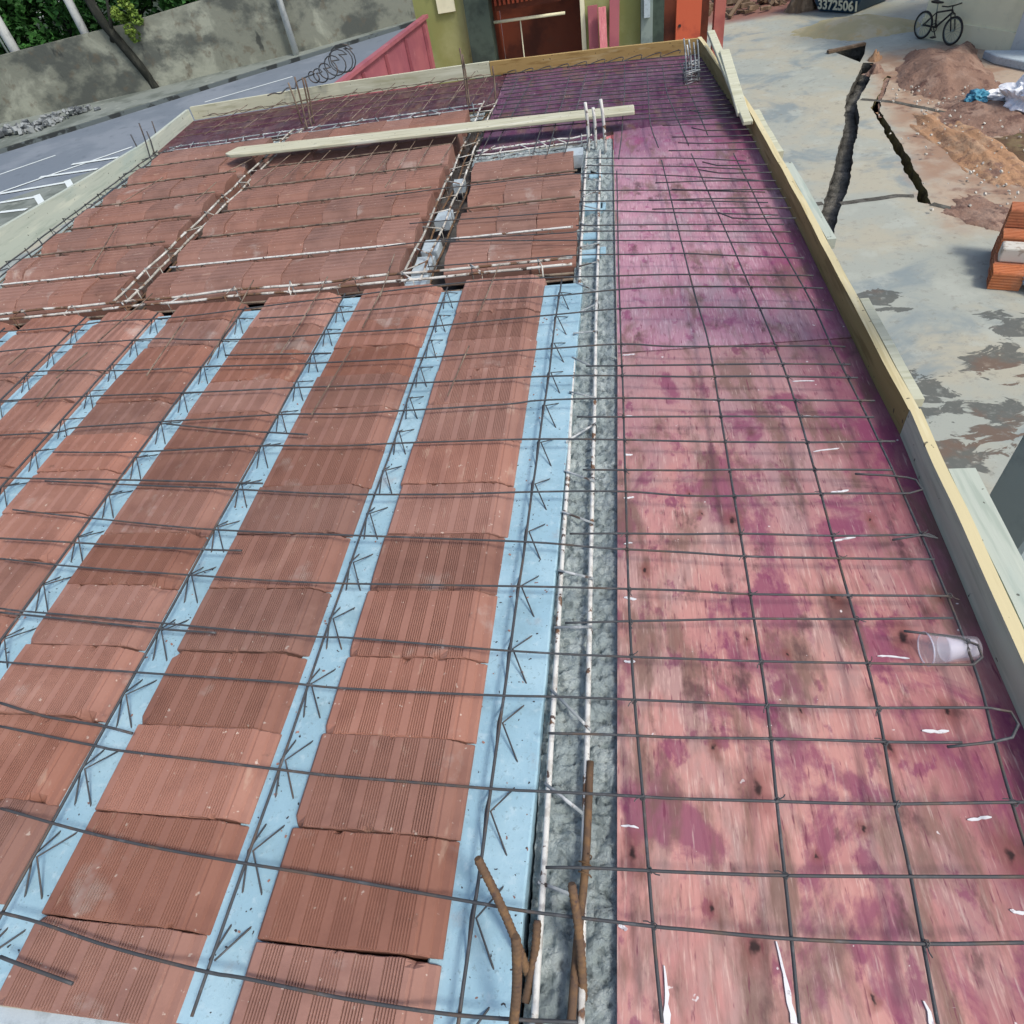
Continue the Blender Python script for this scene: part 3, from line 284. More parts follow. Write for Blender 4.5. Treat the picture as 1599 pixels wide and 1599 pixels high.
# ---------------------------------------------------------------- geometry helpers
class MB:
    def __init__(s): s.v = []; s.f = []; s.sm = []
    def add(s, vs, fs, smooth=False):
        o = len(s.v); s.v += [tuple(x) for x in vs]; s.f += [tuple(i+o for i in f) for f in fs]; s.sm += [smooth]*len(fs); return s
    def box(s, c, d, rot=None):
        vs = [Vector((sx*d[0]/2, sy*d[1]/2, sz*d[2]/2)) for sx in (-1, 1) for sy in (-1, 1) for sz in (-1, 1)]
        if rot is not None: vs = [rot @ q for q in vs]
        vs = [q+Vector(c) for q in vs]
        return s.add(vs, [(0, 1, 3, 2), (4, 6, 7, 5), (0, 4, 5, 1), (2, 3, 7, 6), (0, 2, 6, 4), (1, 5, 7, 3)])
    def prism(s, poly, z0, z1):
        n = len(poly); vs = [(p[0], p[1], z0) for p in poly]+[(p[0], p[1], z1) for p in poly]
        tri = tessellate_polygon([[Vector((p[0], p[1], 0)) for p in poly]])
        area = sum(poly[i][0]*poly[(i+1) % n][1]-poly[(i+1) % n][0]*poly[i][1] for i in range(n))
        fs = []
        for a, b, c in tri:
            A = Vector(poly[a][:2]); B = Vector(poly[b][:2]); Cc = Vector(poly[c][:2])
            if (B-A).cross(Cc-A) < 0: a, b, c = c, b, a
            fs += [(a+n, b+n, c+n), (c, b, a)]
        for i in range(n):
            j = (i+1) % n
            fs.append((i, j, j+n, i+n) if area > 0 else (j, i, i+n, j+n))
        return s.add(vs, fs)
    def tube(s, path, r, sides=6, cap=True, closed=False):
        P = [Vector(p) for p in path]; n = len(P)
        rr = r if isinstance(r, (list, tuple)) else [r]*n
        vs = []; up = None
        for i in range(n):
            if closed: tg = (P[(i+1) % n]-P[i-1]).normalized()
            else: tg = (P[min(i+1, n-1)]-P[max(i-1, 0)]).normalized()
            if up is None:
                up = Vector((0, 0, 1)) if abs(tg.z) < .9 else Vector((1, 0, 0))
            a = tg.cross(up); a = a.normalized() if a.length > 1e-6 else tg.orthogonal().normalized(); b = a.cross(tg).normalized(); up = b
            for k in range(sides):
                th = 2*math.pi*k/sides; vs.append(P[i]+a*(math.cos(th)*rr[i])+b*(math.sin(th)*rr[i]))
        fs = []
        for i in range(n if closed else n-1):
            for k in range(sides):
                j = (i+1) % n
                fs.append((i*sides+k, i*sides+(k+1) % sides, j*sides+(k+1) % sides, j*sides+k))
        s.add(vs, fs, True)
        if cap and not closed:
            o = len(s.v)-n*sides
            s.f += [tuple(o+k for k in range(sides))[::-1], tuple(o+(n-1)*sides+k for k in range(sides))]; s.sm += [False, False]
        return s
    def build(s, name, mat, parent=None, loc=None):
        me = bpy.data.meshes.new(name); me.from_pydata(s.v, [], s.f); me.update()
        me.polygons.foreach_set('use_smooth', s.sm)
        me.materials.append(mat)
        o = bpy.data.objects.new(name, me); col.objects.link(o)
        if parent: o.parent = parent
        if loc: o.location = loc
        return o
def tag(o, label=None, cat=None, group=None, kind=None):
    for k, v in (('label', label), ('category', cat), ('group', group), ('kind', kind)):
        if v: o[k] = v
    return o
def empty(name, loc=(0, 0, 0), rz=0.0):
    o = bpy.data.objects.new(name, None); col.objects.link(o); o.location = loc; o.rotation_euler = (0, 0, rz); o.empty_display_size = .1; return o
def bevel(o, wdt, seg=1):
    md = o.modifiers.new('bevel', 'BEVEL'); md.width = wdt; md.segments = seg; md.limit_method = 'ANGLE'; return o
def smooth_path(pts, step=.06, jit=0.0, seed=0):
    """Catmull-Rom through the points, with a slight hand-bent waver"""
    P = [Vector(p) for p in pts]
    if len(P) == 2: P = [P[0], P[0].lerp(P[1], .5), P[1]]
    out = []
    for i in range(len(P)-1):
        p0 = P[i-1] if i else P[0]*2-P[1]; p1 = P[i]; p2 = P[i+1]; p3 = P[i+2] if i+2 < len(P) else P[-1]*2-P[-2]
        n = max(1, int((p2-p1).length/step))
        for k in range(n):
            t = k/n
            q = .5*((2*p1)+(p2-p0)*t+(2*p0-5*p1+4*p2-p3)*t*t+(3*p1-p0-3*p2+p3)*t**3)
            out.append(q)
    out.append(P[-1])
    if jit:
        out = [q+Vector((noise.noise(Vector((q.x*2.3, q.y*2.3, seed*7.7))), noise.noise(Vector((q.x*2.3, q.y*2.3, seed*7.7+50))), .6*noise.noise(Vector((q.x*2.3, q.y*2.3, seed*7.7+90)))))*jit for q in out]
    return out
ONES = ['', 'first', 'second', 'third', 'fourth', 'fifth', 'sixth', 'seventh', 'eighth', 'ninth', 'tenth', 'eleventh', 'twelfth', 'thirteenth', 'fourteenth', 'fifteenth', 'sixteenth', 'seventeenth', 'eighteenth', 'nineteenth']
TENS = {2: 'twent', 3: 'thirt', 4: 'fort', 5: 'fift'}
def nth(n):
    if n < 20: return ONES[n]
    t, o = divmod(n, 10)
    return TENS[t]+'ieth' if o == 0 else TENS[t]+'y-'+ONES[o]

# ---------------------------------------------------------------- ground, trenches, road
def flat(name, polys, z, mat):
    """sheet(s) from [outer, hole, hole...] loops"""
    mb = MB()
    loops = [[Vector((p[0], p[1], 0)) for p in L] for L in polys]
    fl = [q for L in loops for q in L]
    fs = []
    for a, b, c in tessellate_polygon(loops):
        if (fl[b]-fl[a]).cross(fl[c]-fl[a]).z < 0: a, b, c = c, b, a
        fs.append((a, b, c))
    mb.add([(q.x, q.y, z) for q in fl], fs)
    return mb.build(name, mat)
def rough_loop(pts, step=.07, amp=.03, seed=3):
    out = []
    n = len(pts)
    for i in range(n):
        a = Vector(pts[i][:2]); b = Vector(pts[(i+1) % n][:2]); k = max(1, int((b-a).length/step))
        for j in range(k):
            q = a.lerp(b, j/k); v = Vector((q.x*4, q.y*4, seed))
            out.append((q.x+noise.noise(v)*amp+noise.noise(v*3)*amp*.5, q.y+noise.noise(v+Vector((9, 9, 9)))*amp))
    return out
tr1 = rough_loop(D['tr1'], .05, .028); tr2 = rough_loop(D['tr2'], .05, .03, seed=8); hole = [tuple(p[:2]) for p in D['hole']]
big = [(-160, -120), (160, -120), (160, 220), (-160, 220)]
g = flat('ground', [big, tr1, tr2, hole], GZ, M['yard']); g['kind'] = 'structure'
def pit(name, loop, depth, wallm, floorm):
    n = len(loop); mb = MB()
    cx = sum(p[0] for p in loop)/n; cy = sum(p[1] for p in loop)/n
    rings = [[(p[0], p[1], GZ) for p in loop]]
    for k in (1, 2, 3):
        rings.append([(p[0]+.03*noise.noise(Vector((p[0]*5, p[1]*5, k*3))), p[1]+.03*noise.noise(Vector((p[0]*5, p[1]*5, k*3+40))), GZ-depth*k/3+.03*noise.noise(Vector((p[0]*4, p[1]*4, k)))) for p in loop])
    vs = [p for r in rings for p in r]; fs = []
    ar = sum(loop[i][0]*loop[(i+1) % n][1]-loop[(i+1) % n][0]*loop[i][1] for i in range(n))
    for k in range(3):
        for i in range(n):
            j = (i+1) % n; q = (k*n+i, (k+1)*n+i, (k+1)*n+j, k*n+j)
            fs.append(q if ar > 0 else q[::-1])
    tri = tessellate_polygon([[Vector((p[0], p[1], 0)) for p in loop]])
    fs += [tuple(3*n+i for i in t3) for t3 in tri]
    mb.add(vs, fs, True)
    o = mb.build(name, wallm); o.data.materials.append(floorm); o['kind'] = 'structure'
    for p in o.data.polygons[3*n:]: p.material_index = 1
    return o
pit('trench', tr1, .20, M['trench'], M['trench_floor']); pit('trench', tr2, .30, M['trench_clay'], M['trench']); pit('pit', hole, .35, M['trench'], M['trench'])  # narrow trench floor coloured dark for the shade inside it
for L in D['joints']:
    P = [Vector(p[:2]) for p in L]; poly = []
    for sgn in (1, -1):
        side = []
        for i, p in enumerate(P):
            d = (P[min(i+1, len(P)-1)]-P[max(i-1, 0)]).normalized(); nrm = Vector((-d.y, d.x)); side.append(p+nrm*sgn*.055)
        poly += side if sgn == 1 else side[::-1]
    o = flat('filled_joint', [rough_loop([(q.x, q.y) for q in poly], amp=.02)], GZ+.004, M['trench']); o['kind'] = 'structure'
# road
K = [Vector(p[:2]) for p in D['kerb']]
k0, k1 = Vector((-18.3, 19.2)), Vector((-8.0, 27.9))
kd = (k1-k0).normalized(); kn = Vector((kd.y, -kd.x))          # kn points towards the slab
def rp(a, b): q = k0+kd*a+kn*b; return (q.x, q.y)
road = flat('road', [[rp(-25, 0), rp(60, 0), rp(60, 6.6), rp(-25, 6.6)]], GZ+.004, M['asphalt']); road['kind'] = 'structure'
hz = flat('road_shoulder', [[rp(-25, 5.5), rp(60, 5.5), rp(60, 8.2), rp(-25, 8.2)]], GZ+.008, M['pave']); hz['kind'] = 'structure'
def strip(name, a, b, wd, z=GZ+.012):
    a = Vector(a[:2]); b = Vector(b[:2]); d = (b-a).normalized(); n_ = Vector((-d.y, d.x))*wd/2
    o = flat(name, [[tuple(a+n_), tuple(a-n_), tuple(b-n_), tuple(b+n_)]], z, M['paint']); o['kind'] = 'structure'; return o
for a, b in D['lane']: strip('lane_line', a, b, .09, GZ+.012)
H = D['hatch']
for i in range(len(H)-1): strip('hatch_line', H[i], H[i+1], .10, GZ+.016+.004*(i % 2))
for a, *r_ in D['stripes']: strip('hatch_stripe', a, r_[-1], .13, GZ+.024)
for a, b in D['stripend']: strip('hatch_end', a, b, .16, GZ+.028)
sw = MB().prism([rp(-25, 0), rp(60, 0), rp(60, -6), rp(-25, -6)], GZ-.05, GZ+.12).build('sidewalk', M['pave']); sw['kind'] = 'structure'
kb = MB().prism([rp(-25, .10), rp(60, .10), rp(60, .003), rp(-25, .003)], GZ-.05, GZ+.11).build('kerb', M['kerb']); kb['kind'] = 'structure'

vg = flat('verge', [[rp(-40, -6.2), rp(60, -6.2), rp(60, -40), rp(-40, -40)]], GZ+.004, M['verge']); vg['kind'] = 'structure'
# ---------------------------------------------------------------- street wall, trees, posts
def slabwall(name, pts, z0, z1, th, mat, parent=None):
    """upright wall of real thickness along a plan polyline; z1 may vary per point"""
    P = [Vector(p[:2]) for p in pts]; zz = z1 if isinstance(z1, (list, tuple)) else [z1]*len(P); n = len(P)
    F = []; Bk = []
    for i, p in enumerate(P):
        d = (P[min(i+1, n-1)]-P[max(i-1, 0)]).normalized(); nrm = Vector((-d.y, d.x)); F.append(p); Bk.append(p+nrm*th)
    vs = []; fs = []
    for i in range(n): vs += [(F[i].x, F[i].y, z0), (F[i].x, F[i].y, zz[i]), (Bk[i].x, Bk[i].y, zz[i]), (Bk[i].x, Bk[i].y, z0)]
    for i in range(n-1):
        a, b = i*4, i*4+4
        fs += [(a, b, b+1, a+1), (a+1, b+1, b+2, a+2), (a+2, b+2, b+3, a+3), (a+3, b+3, b, a)]
    fs += [(0, 1, 2, 3), tuple(n*4-4+k for k in (3, 2, 1, 0))]
    return MB().add(vs, fs).build(name, mat, parent)
wp = [(-30, 18.6), (-25.5, 20.6), (-20.39, 22.59), (-15.38, 24.31), (-10.42, 26.59), (-7.2, 28.9), (-2, 33)]
tag(slabwall('street_wall', wp, GZ, [-1.42, -1.42, -1.40, -1.28, -1.0, -.8, -.6], .2, M['wall_grey']), 'tall stained grey rendered wall running along the far side of the road', 'wall')
def leaves_mesh(name, n, rx, rz, size, seed, mat, clumps=26):
    rnd = random.Random(seed); mb = MB(); cl = []
    for _ in range(clumps):
        th = rnd.uniform(0, 6.28); u = rnd.uniform(-1, 1); r = rnd.uniform(.35, 1)**.6
        s_ = math.sqrt(1-u*u); cl.append((Vector((math.cos(th)*s_*rx*r, math.sin(th)*s_*rx*r, u*rz*r)), rnd.uniform(.25, .5)*rx))
    for _ in range(n):
        c, rr = rnd.choice(cl); d = Vector((rnd.gauss(0, 1), rnd.gauss(0, 1), rnd.gauss(0, 1))).normalized()
        p = c+d*rr*rnd.uniform(.5, 1)**.5
        a = Vector((rnd.gauss(0, 1), rnd.gauss(0, 1), rnd.gauss(0, .6))).normalized(); b = a.cross(Vector((rnd.gauss(0, 1), rnd.gauss(0, 1), rnd.gauss(0, 1)))).normalized()
        l = size*rnd.uniform(.6, 1.3); wd = l*.45
        mb.add([p-a*l/2, p+b*wd/2, p+a*l/2, p-b*wd/2], [(0, 1, 2, 3)])
    me = bpy.data.meshes.new(name); me.from_pydata(mb.v, [], mb.f); me.materials.append(mat); return me
crowns = [leaves_mesh('crown', 7000, 2.1, 1.9, .27, s, M['leaf']) for s in (1, 2, 3)]
def trunk_mesh(h, r, seed):
    rnd = random.Random(seed); path = [(0, 0, 0)]; x = y = 0
    for k in range(1, 7): x += rnd.uniform(-.12, .12); y += rnd.uniform(-.12, .12); path.append((x, y, h*k/6))
    mb = MB().tube(path, [r*(1-.1*k) for k in range(7)], 8)
    for _ in range(5):
        k = rnd.randint(3, 5); p = Vector(path[k]); d = Vector((rnd.uniform(-1, 1), rnd.uniform(-1, 1), rnd.uniform(.4, 1))).normalized()*rnd.uniform(1, 1.7)
        mb.tube([p, p+d*.5+Vector((0, 0, .1)), p+d], [r*.45, r*.3, r*.12], 6)
    me = bpy.data.meshes.new('trunk'); me.from_pydata(mb.v, [], mb.f); me.polygons.foreach_set('use_smooth', mb.sm); me.materials.append(M['bark']); return me
trunks = [trunk_mesh(3.6, .16, s) for s in (4, 5)]
tl = ['dark green tree behind the wall, directly behind the pole with a thin cable', 'dark green tree behind the wall, next past the cabled pole', 'dark tree showing between the two poles behind the wall', 'dark tree behind the wall at the leaning street tree',
      'low dark tree behind the wall, beyond the leaning street tree', 'dark tree farthest along behind the stained wall', 'dark tree deep behind the wall, above the rubble heap', 'dark tree deep in shade behind the two pale poles', 'dark bushy tree deep behind the leaning street tree']
tp = [(-24.6, 23.9, 0), (-21.6, 25.2, .1), (-18.9, 26.2, .0), (-16.2, 27.0, -.1), (-13.6, 28.3, -.35), (-10.8, 29.8, -.5), (-25.8, 27.5, 1.2), (-21.6, 28.9, 1.2), (-17.2, 30.6, .9)]
for i, (x, y, dz) in enumerate(tp):
    r_ = empty('leafy_tree', (x, y, GZ), i*1.3)
    tag(r_, tl[i], 'tree', 'dark trees behind the street wall')
    for me, nm, z in ((trunks[i % 2], 'trunk', 0), (crowns[i % 3], 'crown', 2.9+dz)):
        o = bpy.data.objects.new(nm, me); col.objects.link(o); o.parent = r_; o.location = (0, 0, z)
# leaning street tree
st = empty('street_tree', D['tree'][0]); b0 = Vector(D['tree'][0]); b1 = Vector(D['tree'][1])-b0
pth = [(0, 0, 0), (-.08, .02, .35), b1*.38+Vector((.05, .0, 0)), b1*.7+Vector((-.02, 0, .03)), b1+Vector((-.05, 0, .0)), b1+Vector((-.2, .1, .9)), b1+Vector((-.1, .1, 1.8))]
tk = MB().tube(smooth_path(pth, .12), .145, 8)
tk.tube([b1*.7+Vector((-.25, 0, .05)), b1*.7+Vector((.1, -.1, .6)), b1*.7+Vector((.35, -.1, 1.2))], [.08, .06, .03], 6)
tk.build('trunk', M['bark'], st)
o = bpy.data.objects.new('crown', leaves_mesh('crown', 1500, .40, .62, .13, 12, M['leaf_y'], 12)); col.objects.link(o); o.parent = st; o.location = (.2, -.12, 2.12)
tag(st, 'leaning dark trunked street tree with yellow green leaves in front of the grey wall', 'tree')
def post(base, h, r, label, lean=(0, 0), cable=False):
    e = empty('utility_post', base)
    MB().tube([(0, 0, 0), (lean[0]*.5, lean[1]*.5, h*.5), (lean[0], lean[1], h)], [r, r*.92, r*.85], 10).build('shaft', M['post'], e)
    MB().tube([(lean[0]*.6, lean[1]*.6, h*.60), (lean[0]*.62, lean[1]*.62, h*.62)], [r*1.12, r*1.12], 10).build('band', M['greymetal'], e)
    if cable: MB().tube([(-.22, -.1, .3), (-.20, -.1, h*.5), (-.2, -.1, h)], .035, 6).build('cable_pipe', M['greymetal'], e)
    return tag(e, label, 'post', 'pale posts by the street wall')
post((-10.62, 26.12, GZ+.12), 5.5, .11, 'pale street post standing on the sidewalk in front of the grey wall', (.05, .03))
post((-19.0, 23.6, GZ), 6, .17, 'thick pale post with a thin pipe beside it behind the wall', (.0, 0), True)
post((-16.9, 24.5, GZ), 6, .15, 'pale post behind the wall close to the leaning street tree')
# rubble heap at the wall foot
rb = MB(); rnd = random.Random(5)
for _ in range(190):
    a, b = rnd.choice([(D['rubble'][i], D['rubble'][i+1]) for i in range(6)])
    t_ = rnd.random(); p = Vector(a).lerp(Vector(b), t_)+Vector((rnd.gauss(0, .22), rnd.gauss(0, .22), .12+rnd.uniform(0, .16)))
    s_ = rnd.uniform(.04, .2); rb.box(p, (s_, s_*rnd.uniform(.5, 1), s_*rnd.uniform(.3, .8)), Matrix.Rotation(rnd.uniform(0, 3), 3, Vector((rnd.random(), rnd.random(), 1)).normalized()))
tag(rb.build('rubble', M['rubblewhite']), 'heap of broken pale rubble and scraps along the foot of the wall', 'rubble', kind='stuff')

# ---------------------------------------------------------------- buildings beyond the slab
ha, hb = D['hoard'][1], D['hoard'][0]
hd = empty('site_hoarding', (ha[0], ha[1], GZ))
va, vb = Vector((ha[0]-(hb[0]-ha[0])*.35, ha[1]-(hb[1]-ha[1])*.35)), Vector(hb[:2])
rel = lambda p: (p[0]-ha[0], p[1]-ha[1])
slabwall('panel', [rel(va), rel(vb)], 0, hb[2]-GZ, .05, M['hoard'], hd)
dv = (vb-va).normalized(); nv = Vector((dv.y, -dv.x))
for k in range(6):
    q = va.lerp(vb, .05+k*.18)+nv*.03
    MB().box((q.x-ha[0], q.y-ha[1], 1.2), (.05, .05, 2.3)).build('rib', M['hoard'], hd)
q = va.lerp(vb, .5); MB().box((q.x-ha[0], q.y-ha[1], hb[2]-GZ+.025), (.10, (vb-va).length, .05), Matrix.Rotation(math.atan2(-dv.x, dv.y), 3, 'Z')).build('rail', M['hoard'], hd)
tag(hd, 'rose pink painted site hoarding fence running back beside the road', 'hoarding')
BX = {k: v[0] for k, v in D['bx'].items()}; V0 = 14.0; HB = 3.6
bl = empty('olive_building', ((BX['a']+BX['g'])/2, V0, GZ)); ox, oy = bl.location.x, bl.location.y
def bpart(name, x0, x1, y0, y1, z0, z1, mat, par=bl):
    return MB().box(((x0+x1)/2-ox, (y0+y1)/2-oy, (z0+z1)/2), (x1-x0, y1-y0, z1-z0)).build(name, mat, par)
bpart('wall', BX['a']+.02, BX['b']-.02, V0, V0+.25, 0, HB, M['olive'])
bpart('wall', BX['e'], BX['f'], V0, V0+.25, 0, HB, M['olive'])
bpart('column', BX['b'], BX['c'], V0-.14, V0+.3, 0, HB, M['darkgreen'])
bpart('back_wall', BX['c'], BX['d'], V0+1.2, V0+1.35, 0, HB, M['maroon'])
bpart('side_wall', BX['d']-.004, BX['d']+.05, V0+.06, V0+1.2, 0, HB, M['maroon'])
bpart('side_wall', BX['c']-.06, BX['c']-.003, V0+.31, V0+1.2, 0, HB, M['maroon'])
bpart('door_frame', BX['d'], BX['e']-.003, V0-.03, V0+.05, 0, HB, M['cream'])
bpart('pipe_column', BX['f']+.003, BX['f']+.20, V0-.22, V0+.1, 0, HB, M['greymetal'])
bpart('meter_box', BX['f']+.05, BX['f']+.15, V0-.30, V0-.223, 1.95, 2.35, M['mortar'])
bpart('column', BX['f']+.205, BX['g'], V0-.1, V0+.3, 0, HB, M['darkgreen'])
bpart('window', BX['a']+.45, BX['b']-.18, V0-.05, V0-.003, 2.42, HB, M['cream'])
sh = MB()
nsl = 15; x0, x1 = BX['c']+.02, BX['d']-.35
for k in range(nsl): sh.box((x0+(x1-x0)*(k+.5)/nsl-ox, .35, 2.55), ((x1-x0)/nsl*.5, .04, .42))
sh.build('grille', M['redpaint'], bl)
bpart('grille_back', x0, x1, V0+.42, V0+.46, 2.25, 2.9, M['maroon'])
cg = MB(); nn = 22
for k in range(nn):
    a, b = x0+(x1-x0+.1)*k/nn-ox, x0+(x1-x0+.1)*(k+1)/nn-ox; za, zb = (.03*math.sin(k*math.pi), .03)
    m_ = (a+b)/2
    cg.add([(a, -.35, 2.78), (m_, -.35, 2.84), (m_, .35, 2.98), (a, .35, 2.92)], [(0, 1, 2, 3)]); cg.add([(m_, -.35, 2.84), (b, -.35, 2.78), (b, .35, 2.92), (m_, .35, 2.98)], [(0, 1, 2, 3)])
cgo = cg.build('corrugated_canopy', M['cream'], bl); cgm = cgo.modifiers.new('thick', 'SOLIDIFY'); cgm.thickness = .012
ra, rb_ = D['bz'][5], D['bz'][6]
MB().tube([(ra[0]-ox, .1, ra[2]-GZ), (rb_[0]-ox, .1, rb_[2]-GZ)], .025, 6).build('rail', M['cream'], bl)
sa, sb = D['bz'][3], D['bz'][4]
MB().tube([(sa[0]-ox, .12, sa[2]-GZ), (sb[0]-ox, .12, sb[2]-GZ-.6)], .012, 6).build('cord', M['cream'], bl)
tag(bl, 'olive painted building with a dark maroon opening and green columns beyond the slab', 'building')
dr = empty('red_gate', ((BX['h']+BX['k'])/2, V0, GZ)); gx = dr.location.x
def gpart(name, x0, x1, y0, y1, z0, z1, mat): return MB().box(((x0+x1)/2-gx, (y0+y1)/2, (z0+z1)/2), (x1-x0, y1-y0, z1-z0)).build(name, mat, dr)
gpart('side_panel', BX['g']+.003, BX['h']-.003, -.05, .02, 0, HB, M['maroon'])
gpart('leaf_panel', BX['h'], BX['i'], -.22, -.16, .05, 2.2, M['redpaint'])
gpart('back_panel', BX['g']+.02, BX['j'], .6, .66, 0, HB, M['maroon'])
gpart('post', BX['j'], BX['k'], -.25, .0, 0, HB, M['salmon'])
MB().tube([(BX['h']+.06-gx, -.235, 1.75), (BX['h']+.06-gx, -.222, 1.75)], .025, 8).build('lock', M['black'], dr)
tag(dr, 'red metal gate leaf beside a salmon gate post and dark doorway', 'gate')
P_ = D['pinkt']
def lean_plank(name, a, b, wd, th, mat, label, cat, group=None):
    a = Vector(a); b = Vector(b); d = (a-b).normalized(); s_ = Vector((1, 0, 0)); s_ = (s_-d*s_.dot(d)).normalized(); n_ = d.cross(s_)
    vs = []
    for p in (b, a):
        for q in (-1, 1):
            for r_ in (-1, 1): vs.append(p+s_*wd/2*q+n_*th/2*r_)
    o = MB().add(vs, [(0, 1, 3, 2), (4, 6, 7, 5), (0, 4, 5, 1), (2, 3, 7, 6), (0, 2, 6, 4), (1, 5, 7, 3)]).build(name, mat)
    bevel(o, .004); return tag(o, label, cat, group)
lean_plank('timber_plank', (P_[0][0], 13.92, -1.0), (P_[1][0]-.02, 13.6, GZ), .17, .05, M['hoard'], 'dark rose plank leaning on the olive wall behind the paler pink plank', 'plank', 'pink planks leaning on the olive wall')
lean_plank('timber_plank', (P_[2][0]+.02, 13.78, -1.02), (P_[3][0], 13.3, GZ), .13, .06, M['pinkwood'], 'pale pink plank leaning upright, in front of two darker pink planks', 'plank', 'pink planks leaning on the olive wall')
lean_plank('timber_plank', (P_[4][0]+.02, 13.92, -.95), (P_[5][0]+.02, 13.55, GZ), .17, .05, M['hoard'], 'dark rose plank leaning on the olive wall, the one nearer the grey column', 'plank', 'pink planks leaning on the olive wall')

# ---------------------------------------------------------------- right yard: wall, bicycle, skip, heaps, bricks
W0, W1 = Vector(D['rwall'][0][:2]), Vector(D['rwall'][1][:2]); wd_ = (W1-W0).normalized(); wn = Vector((-wd_.y, wd_.x))
if wn.x < 0: wn = -wn
cw = empty('cream_building', (W0.x, W0.y, GZ))
def wpoly(a, b, off, th): return [tuple(W0*0+wd_*a+wn*off), tuple(wd_*b+wn*off), tuple(wd_*b+wn*(off+th)), tuple(wd_*a+wn*(off+th))]
LW = (W1-W0).length-.22
MB().prism(wpoly(0, LW, .18, .25), 0, 4).build('wall', M['cream'], cw)
MB().prism(wpoly(0, LW, .14, .035), 0, .35).build('plinth', M['cream'], cw)
MB().prism(wpoly(LW+.003, LW+1.2, .12, .3), 0, 4).build('white_pier', M['post'], cw)
c2 = [tuple(wn*.43), tuple(wn*4), tuple(wn*4+wd_*.25), tuple(wn*.43+wd_*.25)]
MB().prism(c2, 0, 4).build('end_wall', M['cream'], cw)
tag(cw, 'cream rendered building wall with a white end pier behind the bicycle', 'building')
s0 = Vector(D['step'][0][:2]); s1 = Vector(D['step'][1][:2]); 
stp = MB().prism([tuple(s0-Vector((.15, -.35))), tuple(s0+Vector((-.1, -.1))), tuple(s1+Vector((.25, -.4))), tuple(s1+Vector((.8, .5)))], GZ, GZ+.14).build('door_step', M['mortar']); bevel(stp, .015)
tag(stp, 'low grey concrete step at the foot of the white pier', 'step')
# bicycle
A = Vector(D['bikeA']); B = Vector(D['bikeB']); ax = (B-A); ax.z = 0; L_ = ax.length; ax.normalize(); ny = Vector((-ax.y, ax.x, 0)); S = .83
bk = empty('bicycle', A); bk.matrix_world = Matrix(((ax.x, ny.x, 0, A.x), (ax.y, ny.y, 0, A.y), (0, 0, 1, A.z), (0, 0, 0, 1)))
R_ = .255; wb = L_
def ring(r, tr, cx, n=28, rot=0):
    return MB().tube([(cx+r*math.cos(k*2*math.pi/n), 0, R_+r*math.sin(k*2*math.pi/n)) for k in range(n)], tr, 6, closed=True)
for cx in (0, wb):
    wh = ring(R_-.02, .02, cx).build('wheel', M['black'], bk)
    ring(R_-.045, .008, cx).build('rim', M['greymetal'], wh)
    sp = MB()
    for k in range(14):
        th = k*2*math.pi/14; sp.tube([(cx, 0, R_), (cx+(R_-.05)*math.cos(th), 0, R_+(R_-.05)*math.sin(th))], .0025, 4)
    sp.tube([(cx, -.05, R_), (cx, .05, R_)], .02, 6); sp.build('spokes', M['greymetal'], wh)
bbx, seatx, headx = wb*.42, wb*.33, wb*.80
fr = MB()
BB = (bbx, 0, R_+.0); ST = (seatx, 0, R_+.25); HT = (headx, 0, R_+.335); HBt = (headx+.03, 0, R_+.30)
for a, b, r_ in ((BB, ST, .016), (ST, HT, .016), (BB, HBt, .02), (HT, HBt, .02), ((0, .03, R_), (bbx, .02, R_), .01), ((0, -.03, R_), (bbx, -.02, R_), .01), ((0, .03, R_), ST, .009), ((0, -.03, R_), ST, .009)): fr.tube([a, b], r_, 8)
fr.build('frame', M['black'], bk)
MB().tube([HBt, (headx+.05, .05, R_+.27), (wb, .05, R_)], .013, 6).tube([(headx+.05, .05, R_+.27), (headx+.05, -.05, R_+.27), (wb, -.05, R_)], .013, 6).build('fork', M['black'], bk)
MB().tube([HT, (headx-.01, 0, R_+.39), (headx+.04, 0, R_+.42)], .012, 6).tube([(headx-.02, .27, R_+.445), (headx+.03, .16, R_+.42), (headx+.05, 0, R_+.42), (headx+.03, -.16, R_+.42), (headx-.02, -.27, R_+.445)], .012, 6).build('handlebar', M['black'], bk)
MB().tube([ST, (seatx-.03, 0, R_+.42)], .011, 6).build('seat_post', M['greymetal'], bk)
MB().add([(seatx-.16, .07, R_+.445), (seatx-.16, -.07, R_+.445), (seatx-.02, .045, R_+.435), (seatx-.02, -.045, R_+.435), (seatx+.11, .015, R_+.438), (seatx+.11, -.015, R_+.438),
          (seatx-.15, .06, R_+.41), (seatx-.15, -.06, R_+.41), (seatx-.02, .03, R_+.40), (seatx-.02, -.03, R_+.40), (seatx+.10, .012, R_+.415), (seatx+.10, -.012, R_+.415)],
         [(0, 2, 3, 1), (2, 4, 5, 3), (6, 7, 9, 8), (8, 9, 11, 10), (0, 1, 7, 6), (4, 10, 11, 5), (0, 6, 8, 2), (2, 8, 10, 4), (1, 3, 9, 7), (3, 5, 11, 9)]).build('saddle', M['black'], bk)
ck = MB().tube([(bbx+.075*math.cos(k*.4488), -.03, R_+.075*math.sin(k*.4488)) for k in range(14)], .008, 5, closed=True)
ck.tube([(bbx, -.05, R_), (bbx+.12, -.06, R_-.13)], .01, 5).box((bbx+.12, -.11, R_-.14), (.08, .09, .02)); ck.tube([(bbx, .05, R_), (bbx-.12, .06, R_+.1)], .01, 5)
ck.build('crankset', M['black'], bk)
tag(bk, 'black bicycle leaning against the cream wall beyond the soil mound', 'bicycle')
